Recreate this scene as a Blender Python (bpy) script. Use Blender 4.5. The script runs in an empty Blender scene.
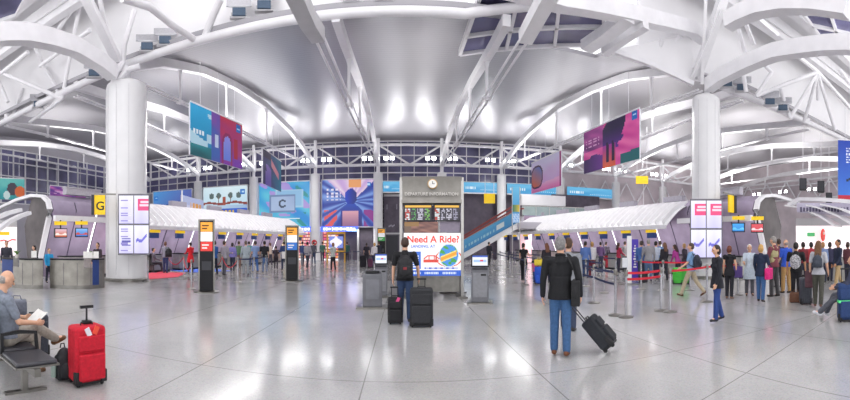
import bpy, bmesh, math, random
from mathutils import Vector, Matrix
S = bpy.context.scene
C = S.collection
PI = math.pi
R = math.radians
V = Vector
EYE = 1.68

# ---------------------------------------------------------------- measuring the place
def th(px):
    return (px - 403.0) / 400.0
def W(px, py, r):
    """point at horizontal distance r from the tripod, seen at bearing px and height py"""
    t = th(px)
    return V((r * math.sin(t), r * math.cos(t), EYE + (243.0 - py) / 400.0 * r))
def G(px, r, z=0.0):
    t = th(px)
    return V((r * math.sin(t), r * math.cos(t), z))
def gr(py):
    return 400.0 * EYE / (py - 243.0)

# ---------------------------------------------------------------- colour and material
def lin(c):
    if isinstance(c, str):
        c = tuple(int(c[i:i + 2], 16) / 255 for i in (0, 2, 4))
    return tuple(x / 12.92 if x <= .04045 else ((x + .055) / 1.055) ** 2.4 for x in c)
MATS = {}
def mat(name, col, rough=.5, metal=0.0, var=.04, scale=12.0, bump=0.0, emit=0.0, alpha=None, spec=None):
    if name in MATS:
        return MATS[name]
    m = bpy.data.materials.new(name)
    m.use_nodes = True
    n, l = m.node_tree.nodes, m.node_tree.links
    b = n['Principled BSDF']
    c = lin(col)
    tc = n.new('ShaderNodeTexCoord')
    nz = n.new('ShaderNodeTexNoise'); nz.inputs['Scale'].default_value = scale; nz.inputs['Detail'].default_value = 3
    l.new(tc.outputs['Object'], nz.inputs['Vector'])
    rp = n.new('ShaderNodeValToRGB')
    rp.color_ramp.elements[0].color = (*[max(0, x * (1 - var * 2)) for x in c], 1)
    rp.color_ramp.elements[1].color = (*[min(1, x * (1 + var * 2)) for x in c], 1)
    rp.color_ramp.elements[0].position = .3; rp.color_ramp.elements[1].position = .7
    l.new(nz.outputs['Fac'], rp.inputs['Fac'])
    l.new(rp.outputs['Color'], b.inputs['Base Color'])
    b.inputs['Roughness'].default_value = rough
    b.inputs['Metallic'].default_value = metal
    if spec is not None:
        b.inputs['Specular IOR Level'].default_value = spec
    if bump:
        bp = n.new('ShaderNodeBump'); bp.inputs['Strength'].default_value = bump; bp.inputs['Distance'].default_value = .02
        l.new(nz.outputs['Fac'], bp.inputs['Height']); l.new(bp.outputs['Normal'], b.inputs['Normal'])
    if emit:
        l.new(rp.outputs['Color'], b.inputs['Emission Color'])
        b.inputs['Emission Strength'].default_value = emit
    if alpha is not None:
        b.inputs['Alpha'].default_value = alpha
    MATS[name] = m
    return m
def attr_mat(name, emit, rough=.4):
    m = bpy.data.materials.new(name); m.use_nodes = True
    n, l = m.node_tree.nodes, m.node_tree.links
    b = n['Principled BSDF']
    a = n.new('ShaderNodeAttribute'); a.attribute_name = 'print'
    b.inputs['Roughness'].default_value = rough
    if emit:
        b.inputs['Base Color'].default_value = (.02, .02, .02, 1)
        l.new(a.outputs['Color'], b.inputs['Emission Color']); b.inputs['Emission Strength'].default_value = emit
    else:
        l.new(a.outputs['Color'], b.inputs['Base Color'])
    return m
PRINT = attr_mat('printed sheet', 0, .45)
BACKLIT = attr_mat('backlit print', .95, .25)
SCREEN = attr_mat('screen', 1.0, .2)

WHITE = mat('white steel paint', 'f0eff2', .38, 0, .02, 2)
WHITE2 = mat('white column cladding', 'e9e9ea', .3, 0, .02, 1)
GREYP = mat('light grey paint', 'c4c3c6', .45, 0, .03, 2)
STEEL = mat('brushed steel', 'b4b2ae', .32, .85, .06, 6)
STEELD = mat('dark brushed steel', '8b8984', .3, .85, .08, 5)
CHROME = mat('polished post metal', 'b9b9bd', .25, .85, .03, 8)
BLACK = mat('black plastic', '17181b', .4, 0, .1, 20)
BLACKG = mat('gloss black', '131419', .3, 0, .05, 10, spec=.3)
DARK = mat('charcoal panel', '33343b', .45, 0, .05, 6)
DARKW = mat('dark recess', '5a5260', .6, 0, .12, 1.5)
GLASSD = mat('night window glass', '6c6a8c', .16, 0, .25, .35)
PURP = mat('mauve metal panel', 'a89bb2', .4, .25, .08, 1.2)
SEAM = mat('panel seam', '544b60', .5)
YELLOW = mat('yellow sign face', 'e8c21a', .45, emit=.35)
NAVY = mat('navy belt', '1f2a55', .6)
REDB = mat('red belt', 'cc1f35', .6)
BLUE = mat('blue panel', '27407f', .45)
RUBBER = mat('rubber', '1c1c1e', .8)
LAMP = mat('lit lamp lens', 'ffffff', .3, emit=30)
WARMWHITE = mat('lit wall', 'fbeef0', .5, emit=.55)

# ---------------------------------------------------------------- mesh collector
class MB:
    def __init__(s):
        s.v, s.f, s.m = [], [], []
    def add(s, vs, fs, m=0):
        o = len(s.v)
        s.v += [V(p) for p in vs]
        for f in fs:
            s.f.append([i + o for i in f]); s.m.append(m)
        return s
    def box(s, c, d, rz=0.0, m=0, rot=None):
        q = rot if rot is not None else Matrix.Rotation(rz, 3, 'Z')
        c = V(c)
        vs = [c + q @ V((x * d[0] / 2, y * d[1] / 2, z * d[2] / 2)) for x in (-1, 1) for y in (-1, 1) for z in (-1, 1)]
        return s.add(vs, [(0, 1, 3, 2), (4, 6, 7, 5), (0, 4, 5, 1), (2, 3, 7, 6), (0, 2, 6, 4), (1, 5, 7, 3)], m)
    def frame(s, d, up=V((0, 0, 1))):
        d = d.normalized()
        x = d.cross(up)
        if x.length < 1e-4:
            x = d.cross(V((0, 1, 0)))
        x.normalize()
        return d, x, x.cross(d).normalized()
    def beam(s, p0, p1, w, h, m=0):
        return s.sweep([p0, p1], w, h, m)
    def sweep(s, pts, w, h, m=0, up=V((0, 0, 1))):
        pts = [V(p) for p in pts]
        vs = []
        for i, p in enumerate(pts):
            d = (pts[min(i + 1, len(pts) - 1)] - pts[max(i - 1, 0)])
            d, x, u = s.frame(d, up)
            vs += [p + x * w / 2 + u * h / 2, p - x * w / 2 + u * h / 2, p - x * w / 2 - u * h / 2, p + x * w / 2 - u * h / 2]
        fs = [(3, 2, 1, 0)]
        for i in range(len(pts) - 1):
            for k in range(4):
                a, b = i * 4 + k, i * 4 + (k + 1) % 4
                fs.append((a, b, b + 4, a + 4))
        e = (len(pts) - 1) * 4
        fs.append((e, e + 1, e + 2, e + 3))
        return s.add(vs, fs, m)
    def tube(s, pts, r, n=8, m=0):
        pts = [V(p) for p in pts]
        rr = r if isinstance(r, (list, tuple)) else [r] * len(pts)
        vs = []
        for i, p in enumerate(pts):
            d = (pts[min(i + 1, len(pts) - 1)] - pts[max(i - 1, 0)])
            d, x, u = s.frame(d)
            vs += [p + (x * math.cos(2 * PI * k / n) + u * math.sin(2 * PI * k / n)) * rr[i] for k in range(n)]
        fs = [tuple(range(n - 1, -1, -1))]
        for i in range(len(pts) - 1):
            for k in range(n):
                a, b = i * n + k, i * n + (k + 1) % n
                fs.append((a, b, b + n, a + n))
        e = (len(pts) - 1) * n
        fs.append(tuple(range(e, e + n)))
        return s.add(vs, fs, m)
    def lathe(s, prof, n=20, c=(0, 0, 0), m=0):
        c = V(c); vs = []
        for r, z in prof:
            vs += [c + V((r * math.cos(2 * PI * k / n), r * math.sin(2 * PI * k / n), z)) for k in range(n)]
        fs = [tuple(range(n - 1, -1, -1))]
        for i in range(len(prof) - 1):
            for k in range(n):
                a, b = i * n + k, i * n + (k + 1) % n
                fs.append((a, b, b + n, a + n))
        e = (len(prof) - 1) * n
        fs.append(tuple(range(e, e + n)))
        return s.add(vs, fs, m)
    def prism(s, poly, vec, m=0):
        poly = [V(p) for p in poly]; vec = V(vec); n = len(poly)
        fs = [tuple(range(n)), tuple(range(2 * n - 1, n - 1, -1))]
        fs += [(i, (i + 1) % n, (i + 1) % n + n, i + n) for i in range(n)]
        return s.add(poly + [p + vec for p in poly], fs, m)
    def sheet(s, prof, vec, t, m=0):
        """a bent sheet: profile polyline (3-D) thickened by t and carried along vec"""
        prof = [V(p) for p in prof]; vec = V(vec); n = len(prof); off = []
        for i in range(n):
            d = prof[min(i + 1, n - 1)] - prof[max(i - 1, 0)]
            off.append(prof[i] + d.cross(vec).normalized() * t)
        return s.prism(prof + off[::-1], vec, m) if n == 2 else s._sheet(prof, off, vec, m)
    def _sheet(s, a, b, vec, m):
        n = len(a)
        vs = a + b + [p + vec for p in a] + [p + vec for p in b]
        fs = []
        for i in range(n - 1):
            fs += [(i, i + 1, i + 1 + 2 * n, i + 2 * n), (n + i, 3 * n + i, 3 * n + i + 1, n + i + 1),
                   (i, n + i, n + i + 1, i + 1), (2 * n + i, 2 * n + i + 1, 3 * n + i + 1, 3 * n + i)]
        fs += [(0, 2 * n, 3 * n, n), (n - 1, 2 * n - 1, 4 * n - 1, 3 * n - 1)]
        return s.add(vs, fs, m)
    def ell(s, c, rad, n=12, m=0, rot=None):
        c = V(c); vs, fs = [], []
        k = max(6, n // 2 + 1)
        q = rot or Matrix.Identity(3)
        for i in range(k + 1):
            a = PI * i / k
            rn = 1 if i in (0, k) else n
            for j in range(rn):
                b = 2 * PI * j / n
                vs.append(c + q @ V((rad[0] * math.sin(a) * math.cos(b), rad[1] * math.sin(a) * math.sin(b), rad[2] * math.cos(a))))
        for j in range(n):
            fs.append((0, 1 + j, 1 + (j + 1) % n))
        for i in range(k - 2):
            for j in range(n):
                a0, b0 = 1 + i * n + j, 1 + i * n + (j + 1) % n
                fs.append((a0, a0 + n, b0 + n, b0))
        e = 1 + (k - 1) * n
        for j in range(n):
            fs.append((e, e - n + (j + 1) % n, e - n + j))
        return s.add(vs, fs, m)
    def cap(s, p0, p1, r0, r1, n=10, m=0):
        p0, p1 = V(p0), V(p1)
        d, x, u = s.frame(p1 - p0)
        pts, rr = [], []
        for a in (-80, -45, 0):
            pts.append(p0 + d * r0 * math.sin(R(a))); rr.append(r0 * math.cos(R(a)))
        for a in (0, 45, 80):
            pts.append(p1 + d * r1 * math.sin(R(a))); rr.append(r1 * math.cos(R(a)))
        vs = []
        for p, r_ in zip(pts, rr):
            vs += [p + (x * math.cos(2 * PI * k / n) + u * math.sin(2 * PI * k / n)) * r_ for k in range(n)]
        fs = [tuple(range(n - 1, -1, -1))]
        for i in range(len(pts) - 1):
            for k in range(n):
                a, b = i * n + k, i * n + (k + 1) % n
                fs.append((a, b, b + n, a + n))
        e = (len(pts) - 1) * n
        fs.append(tuple(range(e, e + n)))
        return s.add(vs, fs, m)
    def mesh(s, name, mats, off=None, flat=False):
        me = bpy.data.meshes.new(name)
        o = V(off) if off is not None else V((0, 0, 0))
        me.from_pydata([p - o for p in s.v], [], s.f)
        for mm in mats:
            me.materials.append(mm)
        me.polygons.foreach_set('material_index', s.m)
        bm = bmesh.new(); bm.from_mesh(me); bmesh.ops.recalc_face_normals(bm, faces=bm.faces[:]); bm.to_mesh(me); bm.free()
        if not flat:
            me.polygons.foreach_set('use_smooth', [True] * len(me.polygons))
            me.set_sharp_from_angle(angle=R(34))
        me.update()
        return me
    def build(s, name, mats, parent=None, off=None, bevel=0.0, flat=False):
        mats = mats if isinstance(mats, (list, tuple)) else [mats]
        o = bpy.data.objects.new(name, s.mesh(name, mats, off, flat))
        C.objects.link(o)
        if parent is not None:
            o.parent = parent
        if bevel:
            b = o.modifiers.new('bevel', 'BEVEL'); b.width = bevel; b.segments = 2; b.limit_method = 'ANGLE'
        return o

def tag(o, label=None, cat=None, group=None, kind=None):
    if label: o['label'] = label
    if cat: o['category'] = cat
    if group: o['group'] = group
    if kind: o['kind'] = kind
    return o
def empty(name, loc, rz=0.0, label=None, cat=None, group=None, kind=None):
    o = bpy.data.objects.new(name, None); C.objects.link(o)
    o.location = loc; o.rotation_euler = (0, 0, rz); o.empty_display_size = .1
    return tag(o, label, cat, group, kind)
def kids(o):
    return KIDS.get(o.name) or [c for c in bpy.data.objects if c.parent == o]
KIDS = {}
def copy_tree(o, parent=None):
    if o.name not in KIDS:
        KIDS[o.name] = [c for c in bpy.data.objects if c.parent == o]
    c = o.copy(); C.objects.link(c)
    if parent is not None: c.parent = parent
    for ch in KIDS[o.name]:
        copy_tree(ch, c)
    return c
def struct(o, label=None):
    o['kind'] = 'structure'
    if label: o['label'] = label
    return o

# ---------------------------------------------------------------- printed pictures
def hx(h): return tuple(int(h[i:i + 2], 16) / 255 for i in (0, 2, 4))
def mix(a, b, t):
    t = max(0, min(1, t)); return tuple(x + (y - x) * t for x, y in zip(a, b))
def wob(u, v, s=1.0, k=0.0):
    return (math.sin(u * 7.1 * s + k + 2.3 * math.sin(v * 5.3 * s + k)) + math.sin(v * 9.7 * s - k * 1.7 + 1.9 * math.sin(u * 6.1 * s)) + math.sin((u + v) * 13.3 * s + k * .6)) / 3
def panel(name, bl, br, h, fn, nx, ny, m, parent=None, off=None, t=.05, up=V((0, 0, 1)), back=None):
    """a thin board whose face carries the picture fn(u, v)"""
    bl, br = V(bl), V(br); rt = br - bl; up = V(up).normalized(); nrm = rt.cross(up).normalized()
    o = V(off) if off is not None else V((0, 0, 0))
    vs = [bl + rt * (i / nx) + up * (h * j / ny) - o for j in range(ny + 1) for i in range(nx + 1)]
    fs = [(j * (nx + 1) + i, j * (nx + 1) + i + 1, (j + 1) * (nx + 1) + i + 1, (j + 1) * (nx + 1) + i) for j in range(ny) for i in range(nx)]
    nf = len(fs)
    a = len(vs)
    bk = [p - nrm * t - o for p in (bl, br, br + up * h, bl + up * h)]
    vs += [bl - o, br - o, br + up * h - o, bl + up * h - o] + bk
    fs += [(a + 4, a + 7, a + 6, a + 5), (a, a + 4, a + 5, a + 1), (a + 1, a + 5, a + 6, a + 2), (a + 2, a + 6, a + 7, a + 3), (a + 3, a + 7, a + 4, a)]
    me = bpy.data.meshes.new(name)
    me.from_pydata(vs, [], fs)
    me.materials.append(m); me.materials.append(back or GREYP)
    me.polygons.foreach_set('material_index', [0] * nf + [1] * 5)
    at = me.color_attributes.new('print', 'FLOAT_COLOR', 'CORNER')
    dat = []
    for j in range(ny):
        for i in range(nx):
            c = lin(fn((i + .5) / nx, (j + .5) / ny))
            dat += [*c, 1] * 4
    dat += [.8, .8, .8, 1] * 20
    at.data.foreach_set('color', dat)
    me.update()
    ob = bpy.data.objects.new(name, me); C.objects.link(ob)
    if parent is not None: ob.parent = parent
    return ob
def lettering(name, txt, pos, right, up, size, m, parent=None, off=None, ext=.004, align='CENTER', bold=0.0):
    cu = bpy.data.curves.new('t', 'FONT'); cu.body = txt; cu.size = size; cu.extrude = ext; cu.align_x = align; cu.align_y = 'CENTER'
    cu.offset = bold
    to = bpy.data.objects.new('t', cu); C.objects.link(to)
    bpy.context.view_layer.update()
    me = bpy.data.meshes.new_from_object(to.evaluated_get(bpy.context.evaluated_depsgraph_get()))
    bpy.data.objects.remove(to); bpy.data.curves.remove(cu)
    right, up = V(right).normalized(), V(up).normalized()
    q = Matrix((right, up, right.cross(up))).transposed().to_4x4()
    o = V(off) if off is not None else V((0, 0, 0))
    me.transform(Matrix.Translation(V(pos) - o) @ q)
    me.name = name; me.materials.clear(); me.materials.append(m)
    ob = bpy.data.objects.new(name, me); C.objects.link(ob)
    if parent is not None: ob.parent = parent
    return ob

# ---------------------------------------------------------------- smooth bodies
def blob(name, mb, m, vox, smooth=4, parent=None, mats=None):
    me = mb.mesh(name, [m])
    o = bpy.data.objects.new(name, me); C.objects.link(o)
    r = o.modifiers.new('r', 'REMESH'); r.mode = 'VOXEL'; r.voxel_size = vox; r.use_smooth_shade = True
    if smooth:
        s = o.modifiers.new('s', 'SMOOTH'); s.iterations = smooth; s.factor = .5
    bpy.context.view_layer.update()
    new = bpy.data.meshes.new_from_object(o.evaluated_get(bpy.context.evaluated_depsgraph_get()))
    new.name = name
    o.modifiers.clear(); o.data = new; bpy.data.meshes.remove(me)
    new.materials.clear(); new.materials.append(m)
    new.polygons.foreach_set('use_smooth', [True] * len(new.polygons))
    if parent is not None: o.parent = parent
    return o
# ================================================================ PEOPLE
SKIN = {'pale': 'd9a98c', 'tan': 'b98562', 'brown': '7d5339', 'dark': '5a3b2a'}
def cloth(c, rough=.85):
    return mat('fabric ' + c, c, rough, 0, .07, 30, .25)
def skinm(k): return mat('skin ' + k, SKIN[k], .5, 0, .03, 14)
def hairm(c): return mat('hair ' + c, c, .6, 0, .15, 40, .3)
def shoem(c): return mat('shoe ' + c, c, .45, 0, .08, 20)
NOSPEC = 0
def person(label, px, r, H=1.74, face=0, arms=((4, 10, 12), (4, 10, 12)), legs=((2, 0), (-2, 0)), top='5a6474', sleeve='long', trousers='2b3345', shoes='1c1c1e',
           hair='2a201a', style='short', skin='pale', lean=0, nod=0, turn=0, fine=0, hem=0, w=1.0, fem=False, seat=None, skirt=None, group=None, vest=None, pos=None, collar=None, belly=0.0, face_on=False, spread=.082, grip=(0, 0)):
    """one figure: a continuous body, with hair and clothes over it. arms: (forward, outward, elbow) in degrees for left and right;
    legs: (thigh forward, knee bend[, outward])"""
    k = H / 1.75
    p = V(pos) if pos is not None else G(px, r)
    rz = -math.atan2(p.x, p.y) - R(face)
    vox = (.02, .011, .0085)[fine]
    hz = .93
    sw = (.165 if fem else .19) * w
    def T(q):                                           # lean of the upper body about the hips
        q = V(q); a = R(-lean); y, z = q.y, q.z - hz
        return V((q.x, y * math.cos(a) - z * math.sin(a), hz + y * math.sin(a) + z * math.cos(a)))
    hp = T((0, .01, 1.52))
    def Hd(q):                                          # head turned and nodded about the neck
        q = V(q) - V((0, .01, 1.52))
        q = Matrix.Rotation(R(-nod - lean * .4), 3, 'X') @ q
        q = Matrix.Rotation(R(-turn), 3, 'Z') @ q
        return hp + q
    hrot = Matrix.Rotation(R(-turn), 3, 'Z') @ Matrix.Rotation(R(-nod - lean * .4), 3, 'X')
    # skeleton of the legs
    L = []
    for s, lg in zip((-1, 1), legs):
        fl, kn = lg[0], lg[1]; ab = lg[2] if len(lg) > 2 else 1.5
        hip = V((s * spread, 0, hz - .02))
        kne = hip + .43 * V((s * math.sin(R(ab)), math.sin(R(fl)), -math.cos(R(fl)))).normalized()
        ank = kne + .415 * V((s * math.sin(R(ab)) * .5, math.sin(R(fl - kn)), -math.cos(R(fl - kn)))).normalized()
        a = R(max(-60, min(30, (fl - kn))))
        fd = V((s * .12, math.cos(a), math.sin(a) * .8)).normalized()
        L.append((s, hip, kne, ank, fd))
    if seat is not None:
        dz = seat / k + .1 - (hz - .02)
    else:
        dz = .085 - min(q[3].z - max(0, -q[4].z) * .12 for q in L)
    A = []
    for s, am in zip((-1, 1), arms):
        fl, ab, el = am[:3]; inw = am[3] if len(am) > 3 else ab * .3
        sh = T((s * sw, 0, 1.41))
        ce = math.cos(R(ab))
        d1 = V((s * math.sin(R(ab)), math.sin(R(fl)) * ce, -math.cos(R(fl)) * ce))
        ci = math.cos(R(inw))
        d2 = V((s * math.sin(R(inw)), math.sin(R(fl + el)) * ci, -math.cos(R(fl + el)) * ci))
        e_ = sh + d1 * .29; wr = e_ + d2 * .25
        A.append((s, sh, e_, wr, d2))
    up = V((0, 0, dz))
    root = empty('person', p, rz, label, 'person', group)
    root.scale = (k, k, k)
    def off(mb):
        mb.v = [q + up for q in mb.v]; return mb
    n = 10
    # ---- body (skin), one continuous surface
    b = MB()
    b.ell(Hd((0, .01, 1.645)), (.076, .096, .116), 16, rot=hrot).ell(Hd((0, .03, 1.585)), (.055, .062, .055), 12, rot=hrot)
    b.cap(Hd((0, .103, 1.65)), Hd((0, .122, 1.622)), .011, .017, 8)
    b.cap(T((0, -.015, 1.42)), Hd((0, 0, 1.58)), .06, .054, 10)
    for s in (-1, 1):
        b.ell(Hd((s * .078, -.005, 1.635)), (.014, .026, .034), 8, rot=hrot)
    if fine:
        b.ell(Hd((0, .09, 1.675)), (.055, .022, .012), 8, rot=hrot)      # brow
        b.ell(Hd((0, .1, 1.585)), (.026, .014, .009), 8, rot=hrot)       # lips
    b.cap(T((0, 0, .95)), T((0, 0, 1.3)), .07, .075).cap(T((-sw * .8, 0, 1.4)), T((sw * .8, 0, 1.4)), .045, .045)
    for s, sh, e_, wr, d2 in A:
        b.cap(sh, e_, .046, .038, n).cap(e_, wr, .039, .027, n)
        _, x, u = b.frame(d2, V((s, 0, 0)))
        pal = wr + d2 * .045
        q = Matrix((x, u, d2)).transposed()
        b.ell(pal, (.038, .017, .05), 10, rot=q)
        inn = V((-s, 0, 0)) - d2 * d2.dot(V((-s, 0, 0)))
        inn = inn.normalized() if inn.length > .2 else u
        fw = x if abs(x.y) >= abs(x.z) else x
        if fw.y < 0: fw = -fw
        cl = grip[0 if s < 0 else 1]
        if fine:
            for i, ln in enumerate((.066, .075, .07, .055)):
                o_ = pal + d2 * .03 + fw * (.03 - .02 * i)
                m1 = o_ + d2 * ln * .55 * (1 - .3 * cl) + inn * (.012 + .02 * cl)
                m2 = m1 + d2 * ln * (.45 - .75 * cl) + inn * (.02 + .025 * cl)
                b.cap(o_, m1, .0095, .009, 6).cap(m1, m2, .009, .0078, 6)
            t0 = wr + d2 * .02 + fw * .025
            t1 = t0 + d2 * .035 + fw * .022 + inn * .015
            b.cap(t0, t1, .012, .0105, 6).cap(t1, t1 + d2 * .03 + inn * .02 - fw * .004 * (1 + 5 * cl), .0105, .009, 6)
        else:
            b.cap(pal, pal + d2 * .07 + inn * .02, .03, .022, 8).cap(wr + d2 * .02 + fw * .02, wr + d2 * .06 + fw * .045, .013, .011, 6)
    for s, hip, kne, ank, fd in L:
        b.cap(hip, kne, .07, .046, n).cap(kne, ank, .046, .033, n).cap(ank, ank + fd * .12 + V((0, 0, -.045)), .034, .03, 8)
    blob('body', off(b), skinm(skin), vox, 3, root)
    # ---- eyes on faces one can see
    if face_on:
        for s in (-1, 1):
            off(MB().ell(Hd((s * .032, .098, 1.652)), (.013, .008, .007), 8, rot=hrot)).build('eye', mat('dark eyes', '1e1512', .3), root)
    # ---- top
    tm = cloth(top)
    t = MB()
    ch = .152 * w if not fem else .14 * w
    t.ell(T((0, .005, 1.25)), (ch * 1.07, .115 + belly * .3, .22), 16).ell(T((0, .01 + belly * .3, 1.06)), (ch * (.93 if fem else 1.0), .112 + belly, .19), 16)
    t.cap(T((-sw * .86, -.005, 1.4)), T((sw * .86, -.005, 1.4)), .066, .066, 10).cap(T((0, -.02, 1.38)), T((0, -.012, 1.475)), .105, .064, 12)
    if fem:
        for s in (-1, 1): t.ell(T((s * .065, .085, 1.27)), (.062, .055, .06), 10)
    bot = .86 - hem
    o4 = len(t.v); m4 = 20
    lv = [(1.16, ch * .93, .1 + belly), (1.02, ch * .98, .116 + belly), (.93, .184, .142 + belly * .5), (min(bot, .9), .192 + hem * .12, .15 + hem * .1)]
    if seat is not None: lv = lv[:3]
    lv = [(T((0, 0, z)), a, b_) if z > .93 else (V((0, 0, z)), a, b_) for z, a, b_ in lv]
    t.add([c_ + V((a * math.cos(2 * PI * i / m4), b_ * math.sin(2 * PI * i / m4), 0)) for c_, a, b_ in lv for i in range(m4)],
          [tuple(range(m4))] + [(r_ * m4 + i, r_ * m4 + (i + 1) % m4, (r_ + 1) * m4 + (i + 1) % m4, (r_ + 1) * m4 + i) for r_ in range(len(lv) - 1) for i in range(m4)] + [tuple(range((len(lv) - 1) * m4, len(lv) * m4))])
    for s, sh, e_, wr, d2 in A:
        if sleeve == 'long':
            t.cap(sh, e_, .066, .054, n).cap(e_, wr, .053, .04, n)
        elif sleeve == 'short':
            t.cap(sh, sh.lerp(e_, .72), .068, .058, n)
        elif sleeve == 'cap':
            t.cap(sh, sh.lerp(e_, .25), .066, .06, n)
    tname = 'jacket' if hem > .02 and sleeve == 'long' else 'shirt'
    blob(tname, off(t), tm, vox * 1.15, 3, root)
    if vest:
        v = MB()
        v.ell(T((0, .005, 1.25)), (ch * 1.13, .122, .19), 16).ell(T((0, .01, 1.05)), (ch * 1.1, .12, .2), 16).cap(T((-sw * .62, 0, 1.4)), T((sw * .62, 0, 1.4)), .072, .072, 10)
        blob('vest', off(v), cloth(vest), vox * 1.15, 3, root)
    if collar:
        c_ = MB()
        ring = [T((.068 * math.cos(a), -.012 + .062 * math.sin(a), 1.485 - .02 * math.sin(a))) for a in [2 * PI * i / 12 for i in range(13)]]
        c_.tube(ring, .017, 6)
        off(c_).build('collar', cloth(collar), root)
    # ---- trousers or skirt
    if trousers:
        q = MB()
        q.ell((0, -.005, .93), (.155 * (w * .5 + .5), .116, .12), 14)
        for s, hip, kne, ank, fd in L:
            q.cap(hip, kne, .098, .072, n).cap(kne, kne.lerp(ank, .97), .072, .06, n)
            q.ell(hip + V((-s * .012, -.04, .0)), (.085, .075, .1), 10)
        blob('trousers', off(q), cloth(trousers), vox * 1.15, 3, root)
    if skirt:
        q = MB()
        q.lathe([(.12, 1.0), (.155, .93), (.17, .8), (.2, skirt)], 18)
        off(q).build('skirt', cloth(top if skirt is True else trousers or '2a3150'), root)
    # ---- shoes
    for s, hip, kne, ank, fd in L:
        h = MB()
        a0 = ank + V((0, 0, -.03)) - fd * .035; a1 = ank + V((0, 0, -.045)) + fd * .125
        if legs[0 if s < 0 else 1][0] - legs[0 if s < 0 else 1][1] > 40: pass
        h.cap(a0, a1, .044, .036, 10).cap(ank + V((0, 0, .0)), a0.lerp(a1, .4), .045, .04, 10)
        zf = min(a0.z, a1.z) - .042
        blob('shoe', off(h), shoem(shoes), .013 if fine else .02, 2, root)
    # ---- hair
    if hair:
        h = MB()
        if style == 'bald':
            h.ell(Hd((0, -.026, 1.625)), (.081, .082, .062), 14, rot=hrot)
        else:
            h.ell(Hd((0, -.014, 1.672)), (.084, .1, .104), 16, rot=hrot)
            if style in ('bob', 'long', 'full'):
                h.ell(Hd((0, -.03, 1.625)), (.094, .088, .115), 14, rot=hrot)
            else:
                h.ell(Hd((0, -.03, 1.63)), (.082, .083, .08), 14, rot=hrot)
            if style == 'long':
                for s in (-1, 0, 1):
                    h.cap(Hd((s * .05, -.05, 1.62)), T((s * .06, -.105, 1.37)), .055, .035, 10)
            if style == 'tail':
                h.cap(Hd((0, -.1, 1.68)), Hd((0, -.135, 1.53)), .035, .025, 8)
            if style == 'bun':
                h.ell(Hd((0, -.1, 1.72)), (.05, .05, .05), 10)
        blob('hair', off(h), hairm(hair), .012 if fine else .018, 2, root)
    Mw = Matrix.Translation(p) @ Matrix.Rotation(rz, 4, 'Z') @ Matrix.Scale(k, 4)
    up4 = V((0, 0, dz))
    info = {'root': root, 'M': Mw, 'dz': dz, 'T': lambda q: Mw @ (T(q) + up4), 'L': lambda q: T(q) + up4, 'rz': rz, 'p': p, 'k': k}
    for s, sh, e_, wr, d2 in A:
        info['hand' + ('L' if s < 0 else 'R')] = Mw @ (wr + d2 * .085 + up4)
        info['sh' + ('L' if s < 0 else 'R')] = Mw @ (sh + up4)
        info['el' + ('L' if s < 0 else 'R')] = Mw @ (e_ + up4)
    for s, hip, kne, ank, fd in L:
        info['kn' + ('L' if s < 0 else 'R')] = Mw @ (kne + up4); info['an' + ('L' if s < 0 else 'R')] = Mw @ (ank + up4)
    return info

def on_back(who, name, label, cat, col, w=.31, h=.44, d=.16, z=1.2, straps=True, badge=None, group=None):
    """a backpack worn by a figure"""
    k = who['k']; o = who['T']((0, -.1, z))
    t = empty(name, o, who['rz'], label, cat, group); t.scale = (k, k, k)
    m = cloth(col, .7)
    b = MB().ell((0, -d * .5, 0), (w * .5, d * .62, h * .5), 14).box((0, -d * .5, -h * .12), (w * .94, d * .9, h * .7))
    blob('pack', b, m, .016, 4, t)
    b = MB().ell((0, -d * 1.02, -h * .16), (w * .38, d * .32, h * .26), 12).box((0, -d * .98, -h * .18), (w * .68, d * .34, h * .36))
    blob('front_pocket', b, m, .014, 3, t)
    MB().tube([(-.03, -.03, h * .5 - .02), (-.02, -.03, h * .5 + .03), (.02, -.03, h * .5 + .03), (.03, -.03, h * .5 - .02)], .008, 6).build('grab_loop', BLACK, t)
    if straps:
        for s in (-1, 1):
            MB().sweep([(s * .07, -.02, h * .42), (s * .085, .05, h * .42 + .075), (s * .1, .15, h * .42 + .07), (s * .115, .235, h * .2), (s * .12, .22, -.02), (s * .15, .1, -.12), (s * .14, -.02, -h * .36)], .05, .014, up=V((0, 1, .3))).build('strap', m, t)
    if badge:
        MB().box((0, -d * 1.34, -h * .05), (.07, .012, .05)).build('badge', cloth(badge), t)
    return t

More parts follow.
